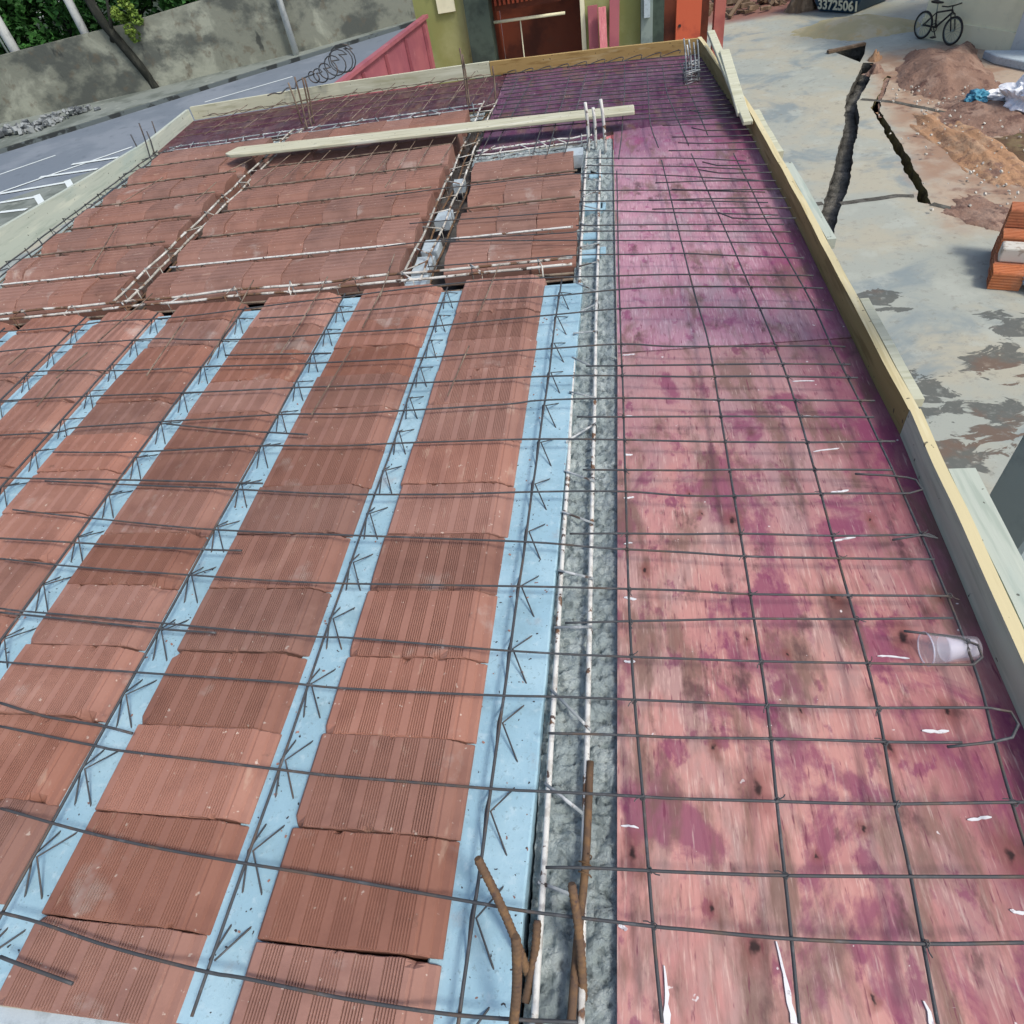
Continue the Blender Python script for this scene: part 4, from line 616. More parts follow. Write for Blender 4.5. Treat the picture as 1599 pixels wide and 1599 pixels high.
# heaps
def heap(name, cx, cy, rx, ry, h, mat, rot=0.0, seed=0, rough_=.25, n=40, z0=GZ):
    mb = MB(); vs = []; fs = []
    for i in range(n+1):
        for j in range(n+1):
            a = (i/n*2-1); b = (j/n*2-1); th = math.atan2(b, a); r = math.sqrt(a*a+b*b)*(1.22+.42*noise.fractal(Vector((math.cos(th)*1.6, math.sin(th)*1.6, seed+.5)), 1, 2, 4)+.12*noise.noise(Vector((a*9, b*9, seed))))
            z = max(0, 1-r*r)**1.2; nz = noise.fractal(Vector((a*2.2, b*2.2, seed)), 1.0, 2.0, 5)
            e = z*(1+rough_*nz)+rough_*.35*nz*min(1, z*6)
            x, y = a*rx, b*ry
            vs.append((cx+x*math.cos(rot)-y*math.sin(rot), cy+x*math.sin(rot)+y*math.cos(rot), z0-.03+h*e+(.03 if z > 0 else 0)*min(1, z*20)))
    for i in range(n):
        for j in range(n):
            q = i*(n+1)+j; fs.append((q, q+n+1, q+n+2, q+1))
    mb.add(vs, fs, True); return mb.build(name, mat)
tag(heap('soil_mound', 6.6, 15.4, 1.1, 2.1, .32, M['soil'], -.25, 2), 'heap of dug red brown soil below the bicycle', 'soil heap')
tag(heap('soil_mound', 6.6, 13.2, .95, 1.6, .10, M['soil'], -.2, 5, .6), 'flat spread of trampled red brown soil between bag and soil heap', 'soil heap')
tag(heap('orange_soil', 5.86, 11.7, .55, 2.3, .11, M['orange'], .12, 9, .8), 'long bank of loose orange soil beside the narrow trench', 'soil heap')
tag(heap('sand_pile', 6.15, 19.6, 1.6, 1.15, .22, M['sand'], -.3, 3, .15), 'pile of yellow sand spilling from the cream wall onto the yard', 'sand pile')
tag(heap('mud_patch', 6.75, 11.35, .8, 1.0, .05, M['mud'], .3, 6, .8), 'dark brown muddy earth patch in front of the white plastic bag', 'mud')
tag(heap('soil_mound', 5.3, 9.35, .45, .8, .05, M['soil'], .3, 15, .8), 'thin trail of reddish soil just behind the orange brick stack', 'soil heap')
# clods and stones on the soil
rnd = random.Random(11); cb = MB()
for _ in range(170):
    x = rnd.gauss(5.95, .5); y = rnd.uniform(9.4, 14.8); x += (y-12)*.06; s_ = rnd.uniform(.01, .032)
    cb.box((x, y, GZ+.03+rnd.random()*.1), (s_*1.4, s_, s_*.8), Matrix.Rotation(rnd.uniform(0, 3), 3, Vector((rnd.random(), rnd.random(), 1)).normalized()))
tag(cb.build('stones', M['paper']), 'small pale stones scattered over the dug soil', 'stones', kind='stuff')
hp = D['holeplank']; a, b = Vector(hp[0]), Vector(hp[1])
d_ = (b-a).normalized(); n_ = Vector((-d_.y, d_.x, 0))*.05
tag(MB().prism([tuple((a+n_)[:2]), tuple((a-n_)[:2]), tuple((b-n_)[:2]), tuple((b+n_)[:2])], GZ+.01, GZ+.06).build('timber_plank', M['brownscrap']), 'dark narrow plank along the edge of the triangular pit', 'plank')
for k, (x, y, rx, lab) in enumerate([(5.80, 16.95, .16, 'pale clump of dug earth between the pit and long trench'), (5.62, 16.15, .2, 'small brown clod of earth at the head of the narrow trench')]):
    tag(heap('earth_clod', x, y, rx, rx*.9, .14, M['orange'] if k == 0 else M['soil'], .4, 20+k, .7, 18), lab, 'earth clod')
# plastic bag
bg = D['bag']; bx_, by_ = (bg[0][0]+bg[1][0])/2, (bg[0][1]+bg[1][1])/2
def crumple(name, c, r, mat, parent, seed, sq=(1, 1, .5)):
    bm = bmesh.new(); bmesh.ops.create_icosphere(bm, subdivisions=4, radius=1)
    for v in bm.verts:
        n1 = noise.fractal(v.co*1.7+Vector((seed, 0, 0)), 1, 2, 4); n2 = abs(noise.noise(v.co*4+Vector((0, seed, 0))))
        v.co *= (1+.45*n1-.25*n2); v.co = Vector((v.co.x*r*sq[0], v.co.y*r*sq[1], max(v.co.z, -.6)*r*sq[2]))
    me = bpy.data.meshes.new(name); bm.to_mesh(me); bm.free(); me.materials.append(mat)
    o = bpy.data.objects.new(name, me); col.objects.link(o); o.location = c; o.parent = parent; return o
be = empty('plastic_bag', (bx_, by_, GZ))
crumple('bag_body', (.15, -.25, .18), .40, M['bagwhite'], be, 3, (.9, 1.1, .8)); crumple('bag_flap', (-.02, .3, .1), .25, M['bagwhite'], be, 8, (1.4, .6, .5)); crumple('blue_corner', (-.36, .32, .12), .17, M['bagblue'], be, 5, (1, 1, .7))
tag(be, 'crumpled white plastic bag with a blue corner lying on the soil', 'plastic bag')
# skip with number
k0_, k1_ = Vector(D['skip'][0]), Vector(D['skip'][1]); sx = (k1_-k0_); sx.z = 0; SL = sx.length; sx.normalize(); sy = Vector((-sx.y, sx.x, 0))
if sy.y < 0: sy = -sy
sk = empty('waste_skip', (0, 0, 0)); sk.matrix_world = Matrix(((sx.x, sy.x, 0, k0_.x), (sx.y, sy.y, 0, k0_.y), (0, 0, 1, k0_.z), (0, 0, 0, 1)))
def skp(z, e): return [(-e, -e*.35, z), (SL+e, -e*.35, z), (SL+e, 1.3, z), (-e, 1.3, z)]
vs = skp(.02, 0)+skp(.9, .55)
MB().add(vs, [(3, 2, 1, 0), (0, 1, 5, 4), (1, 2, 6, 5), (2, 3, 7, 6), (3, 0, 4, 7)]).build('tub', M['blue'], sk)
MB().tube([(-.6, -.23, .9), (SL+.6, -.23, .9)], .04, 6).build('rim', M['blue'], sk)
def text(s, size, loc, par):
    c = bpy.data.curves.new('lettering', 'FONT'); c.body = s; c.size = size; c.extrude = .004; c.offset = .008; c.align_x = 'CENTER'
    c.materials.append(M['letter']); tmp = bpy.data.objects.new('lettering', c); me = bpy.data.meshes.new_from_object(tmp); bpy.data.objects.remove(tmp)
    if not me.materials: me.materials.append(M['letter'])
    o = bpy.data.objects.new('lettering', me); col.objects.link(o); o.parent = par; o.location = loc
    o.rotation_euler = (math.radians(90)+.21, 0, 0); return o
text('33725061', .30, (SL*.58, -.07, .08), sk)
tag(sk, 'dark blue steel waste skip with the number 33725061 in pale digits', 'skip')
tag(lean_plank('timber_pole', (4.6, 23.9, -2.3), (3.5, 22.4, GZ+.05), .09, .09, M['brownscrap'], 'bare timber pole leaning over the debris left of the skip', 'pole'))
dz_ = MB(); rnd = random.Random(21)
for _ in range(70):
    p = Vector((rnd.uniform(2.7, 5.6), rnd.uniform(22.6, 24.2), GZ+rnd.uniform(.02, .22))); s_ = rnd.uniform(.1, .5)
    dz_.box(p, (s_, s_*.2, s_*.25), Matrix.Rotation(rnd.uniform(0, 3), 3, Vector((rnd.random()*.4, rnd.random()*.4, 1)).normalized()))
tag(dz_.build('debris', M['brownscrap']), 'low litter of scrap wood and debris left of the blue skip', 'debris', kind='stuff')
tag(heap('branch_heap', 5.35, 22.3, .5, .45, .5, M['brownscrap'], 0, 31, .9), 'dark heap of scrap leaning at the near corner of the blue skip', 'scrap heap')
tag(slabwall('yard_wall', [(1.5, 27.5), (14, 24.5)], GZ, -.6, .2, M['hoard']), 'dull rose wall closing the far end of the yard', 'wall')
# orange hollow bricks
def brick_mesh(lx=.30, ly=.22, lz=.20):
    mb = MB(); nx_, nz_ = 3, 3; t_ = .016
    # long outer shells
    mb.box((0, 0, t_/2), (lx, ly, t_)).box((0, 0, lz-t_/2), (lx, ly, t_))
    for sx_ in (-1, 1): mb.box((sx_*(lx/2-t_/2), 0, lz/2), (t_, ly, lz-2*t_))
    for k in (1, 2): mb.box((0, 0, lz*k/3), (lx-2*t_, ly-.004, t_*.7))
    for k in (1, 2):
        for z in range(3): mb.box((-lx/2+lx*k/3, 0, lz*(z+.5)/3), (t_*.7, ly-.006, lz/3-t_*.75))
    for k in range(6): # scored outer ribs
        for sz in (0, 1): mb.box((-lx/2+lx*(k+.5)/6, 0, (-.002 if sz == 0 else lz+.002)), (lx/14, ly, .008))
        for sx_ in (-1, 1): mb.box((sx_*(lx/2+.002), 0, lz*(k+.5)/6), (.010, ly, lz/14))
    me = bpy.data.meshes.new('hollow_brick'); me.from_pydata(mb.v, [], mb.f); me.materials.append(M['clay_bright']); return me
bm_ = brick_mesh(.225, .31, .20)
bo = Vector(D['brick'][0]); ux = Vector((.93, -.36, 0)).normalized(); uy = Vector((.40, .92, 0)).normalized()
ang = math.atan2(ux.y, ux.x)
spots = []
for r_, hts in enumerate([(1, 0), (2, 1), (2, 2), (3, 3)]):
    for c_, hh in enumerate(hts):
        for l_ in range(hh): spots.append((r_, c_, l_))
vis = [s_ for s_ in spots if inview(bo+ux*(.17+.32*s_[1])+uy*(.13+.235*s_[0])+Vector((0, 0, .1+.2*s_[2])), 20)]
for i, (r_, c_, l_) in enumerate(vis):
    if (r_, c_, l_) == (1, 0, 1): continue
    o = bpy.data.objects.new('hollow_brick', bm_); col.objects.link(o)
    o.location = bo+ux*(.17+.32*c_)+uy*(.13+.235*r_)+Vector((rnd.uniform(-.008, .008), rnd.uniform(-.006, .006), .003+.207*l_)); o.rotation_euler = (0, 0, ang-math.pi/2+rnd.uniform(-.04, .04))
    lay = ['bottom', 'second', 'third', 'top'][l_]
    tag(o, f'orange hollow brick, {lay} layer, {nth(r_+1)} row back in the yard stack, {"outer" if c_ == 0 else "inner"} side', 'brick', 'orange hollow bricks stacked in the yard')
cbk = MB().box((0, 0, .085), (.29, .20, .17)).build('cement_block', M['paper'])
cbk.location = bo+ux*.18+uy*.36+Vector((0, 0, .212)); cbk.rotation_euler = (0, 0, ang); bevel(cbk, .02, 2)
tag(cbk, 'cement smeared pale block lying on the orange brick stack', 'block')
sackp = bo+ux*.62+uy*.1; sk_e = crumple('cement_sack', (sackp.x, sackp.y, GZ+.13), .27, M['bluebag'], None, 13, (1, .8, .5)); tag(sk_e, 'pale blue sack slumped against the orange brick stack', 'sack')
# column by the slab edge
colm = empty('concrete_column', (1.66, 1.60, GZ), .3)
o = MB().box((0, 0, 2.6), (.2, .2, 5.2)).build('shaft', M['column'], colm); bevel(o, .012)
o = MB().box((0, 0, .06), (.5, .5, .12)).build('footing', M['column'], colm)
tag(colm, 'grey green concrete column standing just outside the slab edge board', 'column')

# ---------------------------------------------------------------- slab: deck, plywood, boards
dk = MB().prism([(-3.45, .03), (.295, .03), (.295, 4.3), (-.55, 4.3), (-.55, 5.2), (-3.45, 5.2)], -.20, -.145).build('gap_backing', M['backing']); dk['kind'] = 'structure'  # added dark sheet, so the gaps between blocks look shaded
def sheet(name, poly, z, mat, label, step=None):
    o = MB().prism(poly, z-.018, z).build(name, mat); return tag(o, label, 'plywood sheet', 'stained plywood formwork sheets')
pa = sheet('plywood_sheet', [(.275, -.25), (1.155, -.25), (1.155, 2.0), (.302, 2.0)], -.04, M['ply_a'], 'near salmon plywood sheet with dark knots and magenta stains')
pb = sheet('plywood_sheet', [(.302, 2.011), (1.155, 2.009), (1.14, 3.3), (1.09, 4.35), (.305, 4.35)], -.041, M['ply_b'], 'pink plywood sheet in the middle of the bar covered edge strip')
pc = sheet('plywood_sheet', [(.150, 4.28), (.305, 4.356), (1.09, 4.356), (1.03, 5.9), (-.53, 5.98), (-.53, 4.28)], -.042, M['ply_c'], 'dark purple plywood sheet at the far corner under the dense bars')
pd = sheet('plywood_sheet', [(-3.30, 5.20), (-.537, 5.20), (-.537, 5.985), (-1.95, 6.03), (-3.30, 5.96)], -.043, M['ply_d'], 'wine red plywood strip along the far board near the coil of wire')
# thin raised white marks on the plywood
ch = D['white_dash']
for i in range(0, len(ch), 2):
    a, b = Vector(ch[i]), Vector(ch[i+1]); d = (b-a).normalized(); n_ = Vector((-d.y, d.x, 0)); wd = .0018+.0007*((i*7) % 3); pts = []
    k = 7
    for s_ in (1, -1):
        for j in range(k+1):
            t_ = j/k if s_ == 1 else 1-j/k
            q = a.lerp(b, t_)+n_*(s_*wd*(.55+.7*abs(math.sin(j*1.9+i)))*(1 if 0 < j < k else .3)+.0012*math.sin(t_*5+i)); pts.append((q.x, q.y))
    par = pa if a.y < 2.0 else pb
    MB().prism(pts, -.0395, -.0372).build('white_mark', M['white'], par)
for i, L in enumerate(D['streak']):
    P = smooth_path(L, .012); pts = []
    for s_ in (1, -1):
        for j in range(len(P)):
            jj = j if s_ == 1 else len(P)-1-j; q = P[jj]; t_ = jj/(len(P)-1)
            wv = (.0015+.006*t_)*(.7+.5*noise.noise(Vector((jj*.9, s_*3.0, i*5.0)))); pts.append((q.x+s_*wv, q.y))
    MB().prism(pts, -.0395, -.0365).build('white_streak', M['white'], pa)
def bow(v): # the edge forms bow slightly along their length
    pts = [(-.3, 1.05), (.7, 1.075), (1.5, 1.095), (2.9, 1.075), (4.13, 1.045), (5.0, .985), (5.9, .93)]
    for (a, x), (b, y) in zip(pts, pts[1:]):
        if v <= b: return x+(y-x)*(v-a)/(b-a)
    return pts[-1][1]
def vboard(name, fn, v0, v1, z0, z1, th, mat, n=30, topmat=None, seed=1):
    vs = []; fs = []
    for i in range(n+1):
        v = v0+(v1-v0)*i/n; u = fn(v); w_ = .003*noise.noise(Vector((v*3, seed, 0))); zt = (z1(v) if callable(z1) else z1)+.004*noise.noise(Vector((v*5, seed, 7))); 
        vs += [(u+w_, v, z0), (u+w_, v, zt), (u+w_+th, v, zt), (u+w_+th, v, z0)]
    for i in range(n):
        a, b = i*4, i*4+4; fs += [(a, a+1, b+1, b), (a+1, a+2, b+2, b+1), (a+2, a+3, b+3, b+2), (a+3, a, b, b+3)]
    fs += [(0, 3, 2, 1), (n*4, n*4+1, n*4+2, n*4+3)]
    o = MB().add(vs, fs).build(name, mat)
    if topmat:
        o.data.materials.append(topmat)
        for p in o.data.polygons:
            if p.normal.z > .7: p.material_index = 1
    return o
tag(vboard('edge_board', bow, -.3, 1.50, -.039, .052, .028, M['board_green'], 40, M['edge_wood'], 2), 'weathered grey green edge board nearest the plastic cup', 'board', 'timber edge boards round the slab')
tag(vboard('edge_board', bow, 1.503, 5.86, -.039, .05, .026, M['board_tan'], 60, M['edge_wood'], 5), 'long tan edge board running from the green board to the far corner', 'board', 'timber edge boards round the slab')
# loose planks outside the boards
tag(vboard('loose_plank', lambda v: bow(v)+.032, .2, 1.27, .015, .046, .062, M['board_pale_y'], 16, None, 9), 'pale green plank lying outside the green edge board', 'plank', 'pale planks outside the edge board')
tag(vboard('loose_plank', lambda v: bow(v)+.03, 1.55, 2.1, .02, .047, .028, M['board_pale'], 10, None, 14), 'short pale offcut tucked outside the tan board where the board colours change', 'plank', 'pale planks outside the edge board')
tag(vboard('loose_plank', lambda v: bow(v)+.03, 2.55, 3.35, .005, .045, .034, M['board_pale_y'], 10, None, 11), 'pale plank outside the tan board beside the foot of the long trench', 'plank', 'pale planks outside the edge board')
tag(vboard('loose_plank', lambda v: bow(v)+.03, 3.5, 4.15, .005, .04, .028, M['board_pale'], 10, None, 12), 'yellowish plank outside the tan board below the two slanting stakes', 'plank', 'pale planks outside the edge board')
def slant(name, a, b, wd, th, mat, label, cat, group=None):
    a = Vector(a); b = Vector(b); d = (b-a).normalized(); s_ = d.cross(Vector((0, 0, 1))).normalized(); n_ = s_.cross(d)
    vs = [p+s_*wd/2*q+n_*th/2*r_ for p in (a, b) for q in (-1, 1) for r_ in (-1, 1)]
    o = MB().add(vs, [(0, 1, 3, 2), (4, 6, 7, 5), (0, 4, 5, 1), (2, 3, 7, 6), (0, 2, 6, 4), (1, 5, 7, 3)]).build(name, mat); bevel(o, .003)
    return tag(o, label, cat, group)
slant('timber_stake', D['stk1'][0], D['stk1'][1], .05, .022, M['board_pale'], 'longer pale stake slanting up at the far corner of the tan board', 'stake', 'slanting stakes at the far corner')
slant('timber_stake', D['stk2'][0], D['stk2'][1], .06, .022, M['board_pale'], 'shorter broad stake beside the longer one at the far corner', 'stake', 'slanting stakes at the far corner')
# far and left boards
def hboard(name, pts, z0, z1, th, mat, label):
    o = slabwall(name, pts, z0, z1, th, mat); return tag(o, label, 'board', 'timber edge boards round the slab')
hboard('edge_board', [(-3.29, 5.98), (-1.95, 6.06), (-.66, 6.02)], -.042, .055, .026, M['board_pale'], 'pale far edge board behind the dark starter bars')
hboard('edge_board', [(-.656, 6.02), (.2, 5.92), (.93, 5.80)], -.041, .052, .026, M['tan_x'], 'tan far edge board below the maroon opening and gate')
ob = slabwall('edge_board', [(-3.42, 2.6), (-3.35, 3.4), (-3.28, 4.42), (-3.25, 5.2), (-3.30, 5.975)], -.06, [.13, .11, .075, .05, .045], .03, M['board_pale_y']); tag(ob, 'pale greenish edge board beside the road markings', 'board', 'timber edge boards round the slab')
# near edge board
nb = MB().prism([(-3.4, -.005), (.28, -.005), (.28, .022), (-3.4, .022)], -.2, -.03).build('edge_board', M['mortar']); tag(nb, 'grey near edge board under the ends of the clay blocks', 'board', 'timber edge boards round the slab')
# plank lying across the slab
pk = D['plank']; q = [Vector((p[0], p[1])) for p in pk]
po = MB().prism([tuple(x) for x in q], .048, .068).build('long_plank', M['plank']); bevel(po, .004); tag(po, 'long whitish plank with one pointed end lying across the bars', 'plank')

# ---------------------------------------------------------------- concrete beam (rough top) and edge strips
def rough_slab(name, u0, u1, v0, v1, z, amp, label, step=.008, seed=0, depth=.08, cat='concrete beam', mat=None, smooth_right=0.0):
    nu = max(2, int((u1-u0)/step)); nv = max(2, int((v1-v0)/step)); vs = []; fs = []
    for j in range(nv+1):
        for i in range(nu+1):
            u = u0+(u1-u0)*i/nu; v = v0+(v1-v0)*j/nv; p = Vector((u, v, seed))
            h = (.45-abs(noise.noise(p*52)))*1.5+noise.fractal(p*34, 1.0, 2.0, 3)*.6+.4*noise.noise(p*11)
            c = noise.voronoi(p*46)[0]; h += .9*min(.5, c[1]-c[0])
            k = amp
            if smooth_right and u > u1-smooth_right: k = amp*.2+amp*.8*(u1-u)/smooth_right; h += 1.3*(1-(u1-u)/smooth_right)
            vs.append((u, v, z+h*k))
    for j in range(nv):
        for i in range(nu):
            q = j*(nu+1)+i; fs.append((q, q+1, q+nu+2, q+nu+1))
    mb = MB().add(vs, fs, True)
    mb.box(((u0+u1)/2, (v0+v1)/2, z-depth/2-.02), (u1-u0, v1-v0, depth))
    o = mb.build(name, mat or M['wet']); return tag(o, label, cat)
rough_slab('concrete_beam', .122, .300, -.02, 4.30, -.072, .019, 'long lumpy grey concrete beam with white bars beside the pink plywood', .0065, smooth_right=.035)
rough_slab('concrete_beam', -.55, .14, 4.12, 4.275, -.07, .01, 'short grey concrete beam crossing below the purple plywood', .012, 4)
rough_slab('concrete_beam', -3.25, -.6, 5.03, 5.19, -.075, .01, 'far grey concrete beam along the wine red plywood strip', .014, 6)
rough_slab('concrete_beam', -3.32, -3.06, 2.5, 5.02, -.085, .012, 'greenish concrete edge beam beside the pale board at the road', .016, 8, mat=M['column'])

# ---------------------------------------------------------------- lattice joists
UL = [-.018, -.475, -.945, -1.408, -1.86, -2.255, -2.68, -3.1]; SL_ = .012
def ul(k, v): return UL[k]+(.022 if k == 0 else SL_)*v
def seg_len(a, b): return (Vector(b)-Vector(a)).length
for k in range(7):
    u0, u1 = (-.035, .127) if k == 0 else (-.03, .125)
    uc = .045 if k == 0 else .04
    j = empty('lattice_joist', (UL[k], 0, 0), -math.atan(.022 if k == 0 else SL_))
    n = 60; v0, v1 = .03, 2.54+.02*((k*7) % 3-1)
    vs = []; fs = []
    for i in range(n+1):
        v = v0+(v1-v0)*i/n; e = .0025*noise.noise(Vector((v*9, k*3.3, 0))); e2 = .0025*noise.noise(Vector((v*9, k*3.3, 5)))
        vs += [(u0+e, v, -.11), (u0+e, v, -.033), (u0+.004+e, v, -.029), (uc, v, -.0285), (u1-.004+e2, v, -.029), (u1+e2, v, -.033), (u1+e2, v, -.11)]
    for i in range(n):
        for q in range(6): a = i*7+q; fs.append((a, a+7, a+8, a+1)[::-1])
    fs += [tuple(range(7)), tuple(n*7+q for q in range(7))[::-1]]
    MB().add(vs, fs).build('concrete_base', M['joist'], j)
    jit = lambda a: .004*noise.noise(Vector((a*3, k*5.0, 1)))
    MB().tube([(uc+jit(v0+(v1-v0)*i/30), v0+.01+(v1-v0-.05)*i/30, .014) for i in range(31)], .0034, 6).build('top_bar', M['steel'], j)
    off = [0.01, .09, .05, .02, .08, .04, .0][k]; pitch = .18
    for s_ in (-1, 1):
        mb = MB(); v = v0+off; pts = []
        foot = .044 if k == 0 else .036
        while v < v1-.06:
            for f_, h_, q in ((s_*.005, .011, 0), (foot if s_ > 0 else -.010, -.036, .07), (foot if s_ > 0 else -.010, -.036, .105)): pts.append((uc+f_+jit(v), v+q, h_))
            v += pitch
        mb.tube(pts, .0021, 5); mb.build('diagonal_wire', M['steel'], j)
    nm = ['wide pale blue lattice joist directly beside the lumpy concrete beam'] + [f'pale blue lattice joist, {nth(q)} out from the concrete beam across the ribbed blocks' for q in range(2, 8)]
    tag(j, nm[k], 'joist', 'lattice joists between the clay blocks')

# ---------------------------------------------------------------- clay blocks
def block_mesh(W, L, seed, groove=.003, right=True, bands=5, per=7, H_=.075, fl=1.0, chip=True):
    rnd = random.Random(seed); prof = [(0, -H_), (0, -.007), (.006, -.001)]
    x = .014; xr = W-(.055*fl if right else .012)
    bw = (xr-x)/bands
    for b in range(bands):
        xs = x+b*bw+.011; wgr = (bw-.017)/per
        for q in range(per):
            a = xs+q*wgr; prof += [(a, 0), (a+wgr*.10, -groove), (a+wgr*.42, -groove), (a+wgr*.52, 0)]
    if right: prof += [(W-.054*fl, -.001), (W-.050*fl, -.006*fl), (W-.046*fl, -.005*fl), (W-.030*fl, -.014*fl), (W-.026*fl, -.019*fl), (W-.012*fl, -.020*fl), (W-.006, -.026*fl), (W-.002, -.05), (W-.002, -H_)]
    else: prof += [(W-.006, -.001), (W, -.007), (W, -H_)]
    npf = len(prof); ny_ = 10; vs = []; fs = []
    lo = [.0035*noise.noise(Vector((p[0]*16, seed*3.1, 0)))+.002*noise.noise(Vector((p[0]*70, seed, 4))) for p in prof]
    hi = [.0035*noise.noise(Vector((p[0]*16, seed*3.1, 30)))+.002*noise.noise(Vector((p[0]*70, seed, 34))) for p in prof]
    ca, cb_ = rnd.randint(5, npf-10), rnd.randint(5, npf-10)
    chips = [] if not chip else [(rnd.choice((0.0, W-.05)), rnd.choice((0.0, L)), rnd.uniform(.008, .028)) for _ in range(rnd.randint(0, 2))]+[(rnd.uniform(.04, W-.08), rnd.choice((0.0, L)), rnd.uniform(.006, .014))]
    for j in range(ny_+1):
        t_ = [0, .012, .04, .10, .25, .5, .75, .90, .96, .988, 1][j]
        for i, (px, pz) in enumerate(prof):
            y = t_*L+lo[i]*(1-t_)+hi[i]*t_
            z = pz-((.003 if chip else .0012) if t_ in (0, 1) else 0)
            wear = .5+.5*noise.noise(Vector((px*9, t_*L*9, seed*2.0)))
            if -groove*1.01 <= pz < -.0008 and 3 <= i < npf-10: z = pz*(.35+.65*min(1, wear*1.7))
            if j <= 1 and abs(i-ca) < 5: z -= .006*(1-abs(i-ca)/5)
            if j >= ny_-1 and abs(i-cb_) < 4: z -= .005*(1-abs(i-cb_)/4)
            for (cx_, cy_, cr_) in chips:
                dd = math.hypot(px-cx_, (y-cy_)*1.3)
                if dd < cr_: z -= .016*(1-dd/cr_)**.5
            vs.append((px, y, z+.0012*noise.noise(Vector((px*12, y*12, seed)))))
    for j in range(ny_):
        for i in range(npf-1):
            q = j*npf+i; fs.append((q, q+1, q+npf+1, q+npf))
    fs += [tuple(range(npf)), tuple(ny_*npf+i for i in range(npf))[::-1]]
    me = bpy.data.meshes.new('clay_block'); me.from_pydata(vs, [], [f[::1] for f in fs]); me.materials.append(M['clay']); me.update()
    return me
LP = .195
cols = ['column beside the concrete beam']+[f'{nth(q)} column from the concrete beam' for q in range(2, 8)]
rnd = random.Random(77)
meshes = {}
for k in range(1, 8):
    ua, ub = UL[k]+.104, UL[k-1]
    W_ = round(ub-ua, 3)
    ms = meshes.setdefault(W_, [block_mesh(W_, LP-.003, 10*k+s_, [.0042, .0034, .0046, .0038, .0028, .0044][s_]) for s_ in range(6)])
    vj = D['colv'].get(str(k), .5) % LP
    n0 = 0; idx = 0
    v = vj-LP
    while v < 2.54:
        a_, b_ = v, v+LP-.003
        if a_ < .025:
            sc_ = (b_-.025)/(LP-.003)
            if sc_ < .25: v += LP; continue
            a_ = .025
        else: sc_ = min(1.0, (2.575-a_)/(LP-.003))
        if sc_ < .2: break
        idx += 1
        cpt = (ua+W_/2+SL_*v, (a_+b_)/2, 0)
        if inview(cpt, 190 if v < .8 else 60):
            o = bpy.data.objects.new('clay_block', ms[rnd.randint(0, 5)]); col.objects.link(o)
            o.location = (ua+SL_*v+rnd.uniform(-.003, .003), a_+rnd.uniform(-.002, .002), rnd.uniform(-.004, .003)); o.scale = (1, sc_, 1)
            o.rotation_euler = (rnd.uniform(-.012, .012), rnd.uniform(-.006, .006), -SL_+rnd.uniform(-.008, .008))
            tag(o, f'ribbed clay block, {nth(idx)} from near edge, {cols[k-1]}', 'clay block', 'ribbed clay blocks between the lattice joists')
        v += LP
# blocks beyond the cross bars: turned a quarter, in rows running across
far_me = [block_mesh(.245, .20, 200+s_, .0012, True, 4, 5, .10, 1.5, False) for s_ in range(4)]
for me in far_me: me.materials[0] = M['clay_far']
ROWP = .345; RV0 = 2.675
panels = [('concrete beam', .128, -.50, 4), ('second cage', -.69, -2.02, 7), ('first cage', -2.19, -3.10, 7)]
for pi_, (nm, ur, ulft, nr) in enumerate(panels):
    rj = 0
    for r_ in range(nr):
        v0 = RV0+ROWP*r_; idx = 0; u = ur-(.05 if (pi_ == 0 and r_ == 3) else 0)
        # narrow joist in front of every row
        if r_ > 0:
            jt = empty('cross_joist', ((ur+ulft)/2, v0-.01, -.075))
            hw = (ur-ulft)/2
            MB().box((0, 0, -.04), (hw*2, .10, .05)).build('concrete_base', M['darkjoist'], jt)
            MB().tube([(-hw+.02+2*(hw-.02)*i/12, .004*noise.noise(Vector((i*.7, r_, pi_))), .068) for i in range(13)], .005, 6).build('top_bar', M['white_steel'] if r_ in (1,) else M['thin_steel'], jt)
            for s_ in (-1, 1):
                pts = []; x = -hw+.05
                while x < hw-.1: pts += [(x, 0, .066), (x+.05, s_*.03, -.01), (x+.1, s_*.03, -.01)]; x += .15
                MB().tube(pts, .0024, 4).build('diagonal_wire', M['thin_steel'], jt)
            tag(jt, f'narrow lattice joist before {nth(r_+1)} block row, ' + ['between concrete beam and second cage', 'between the two beam cages', 'between first cage and pale board'][pi_], 'joist', 'narrow joists between the far block rows')
        while u-.2 > ulft-.16:
            wd = min(.1985, u-ulft); 
            if wd < .05: break
            idx += 1
            if inview((u-wd/2, v0+.14, 0), 50):
                o = bpy.data.objects.new('clay_block', far_me[rnd.randint(0, 3)]); col.objects.link(o)
                # local x runs along -v so that the stepped flank faces the camera
                o.location = (u-wd, v0+.285+rnd.uniform(-.008, .008), rnd.uniform(-.006, .006)); o.rotation_euler = (rnd.uniform(-.012, .012), rnd.uniform(-.006, .006), -math.pi/2+rnd.uniform(-.008, .008)); o.scale = (1, wd/.2, 1)
                tag(o, f'clay block, {nth(r_+1)} row past white cross bars, {nth(idx)} out from the {nm}', 'clay block', 'clay blocks in rows beyond the cross bars')
            u -= .2
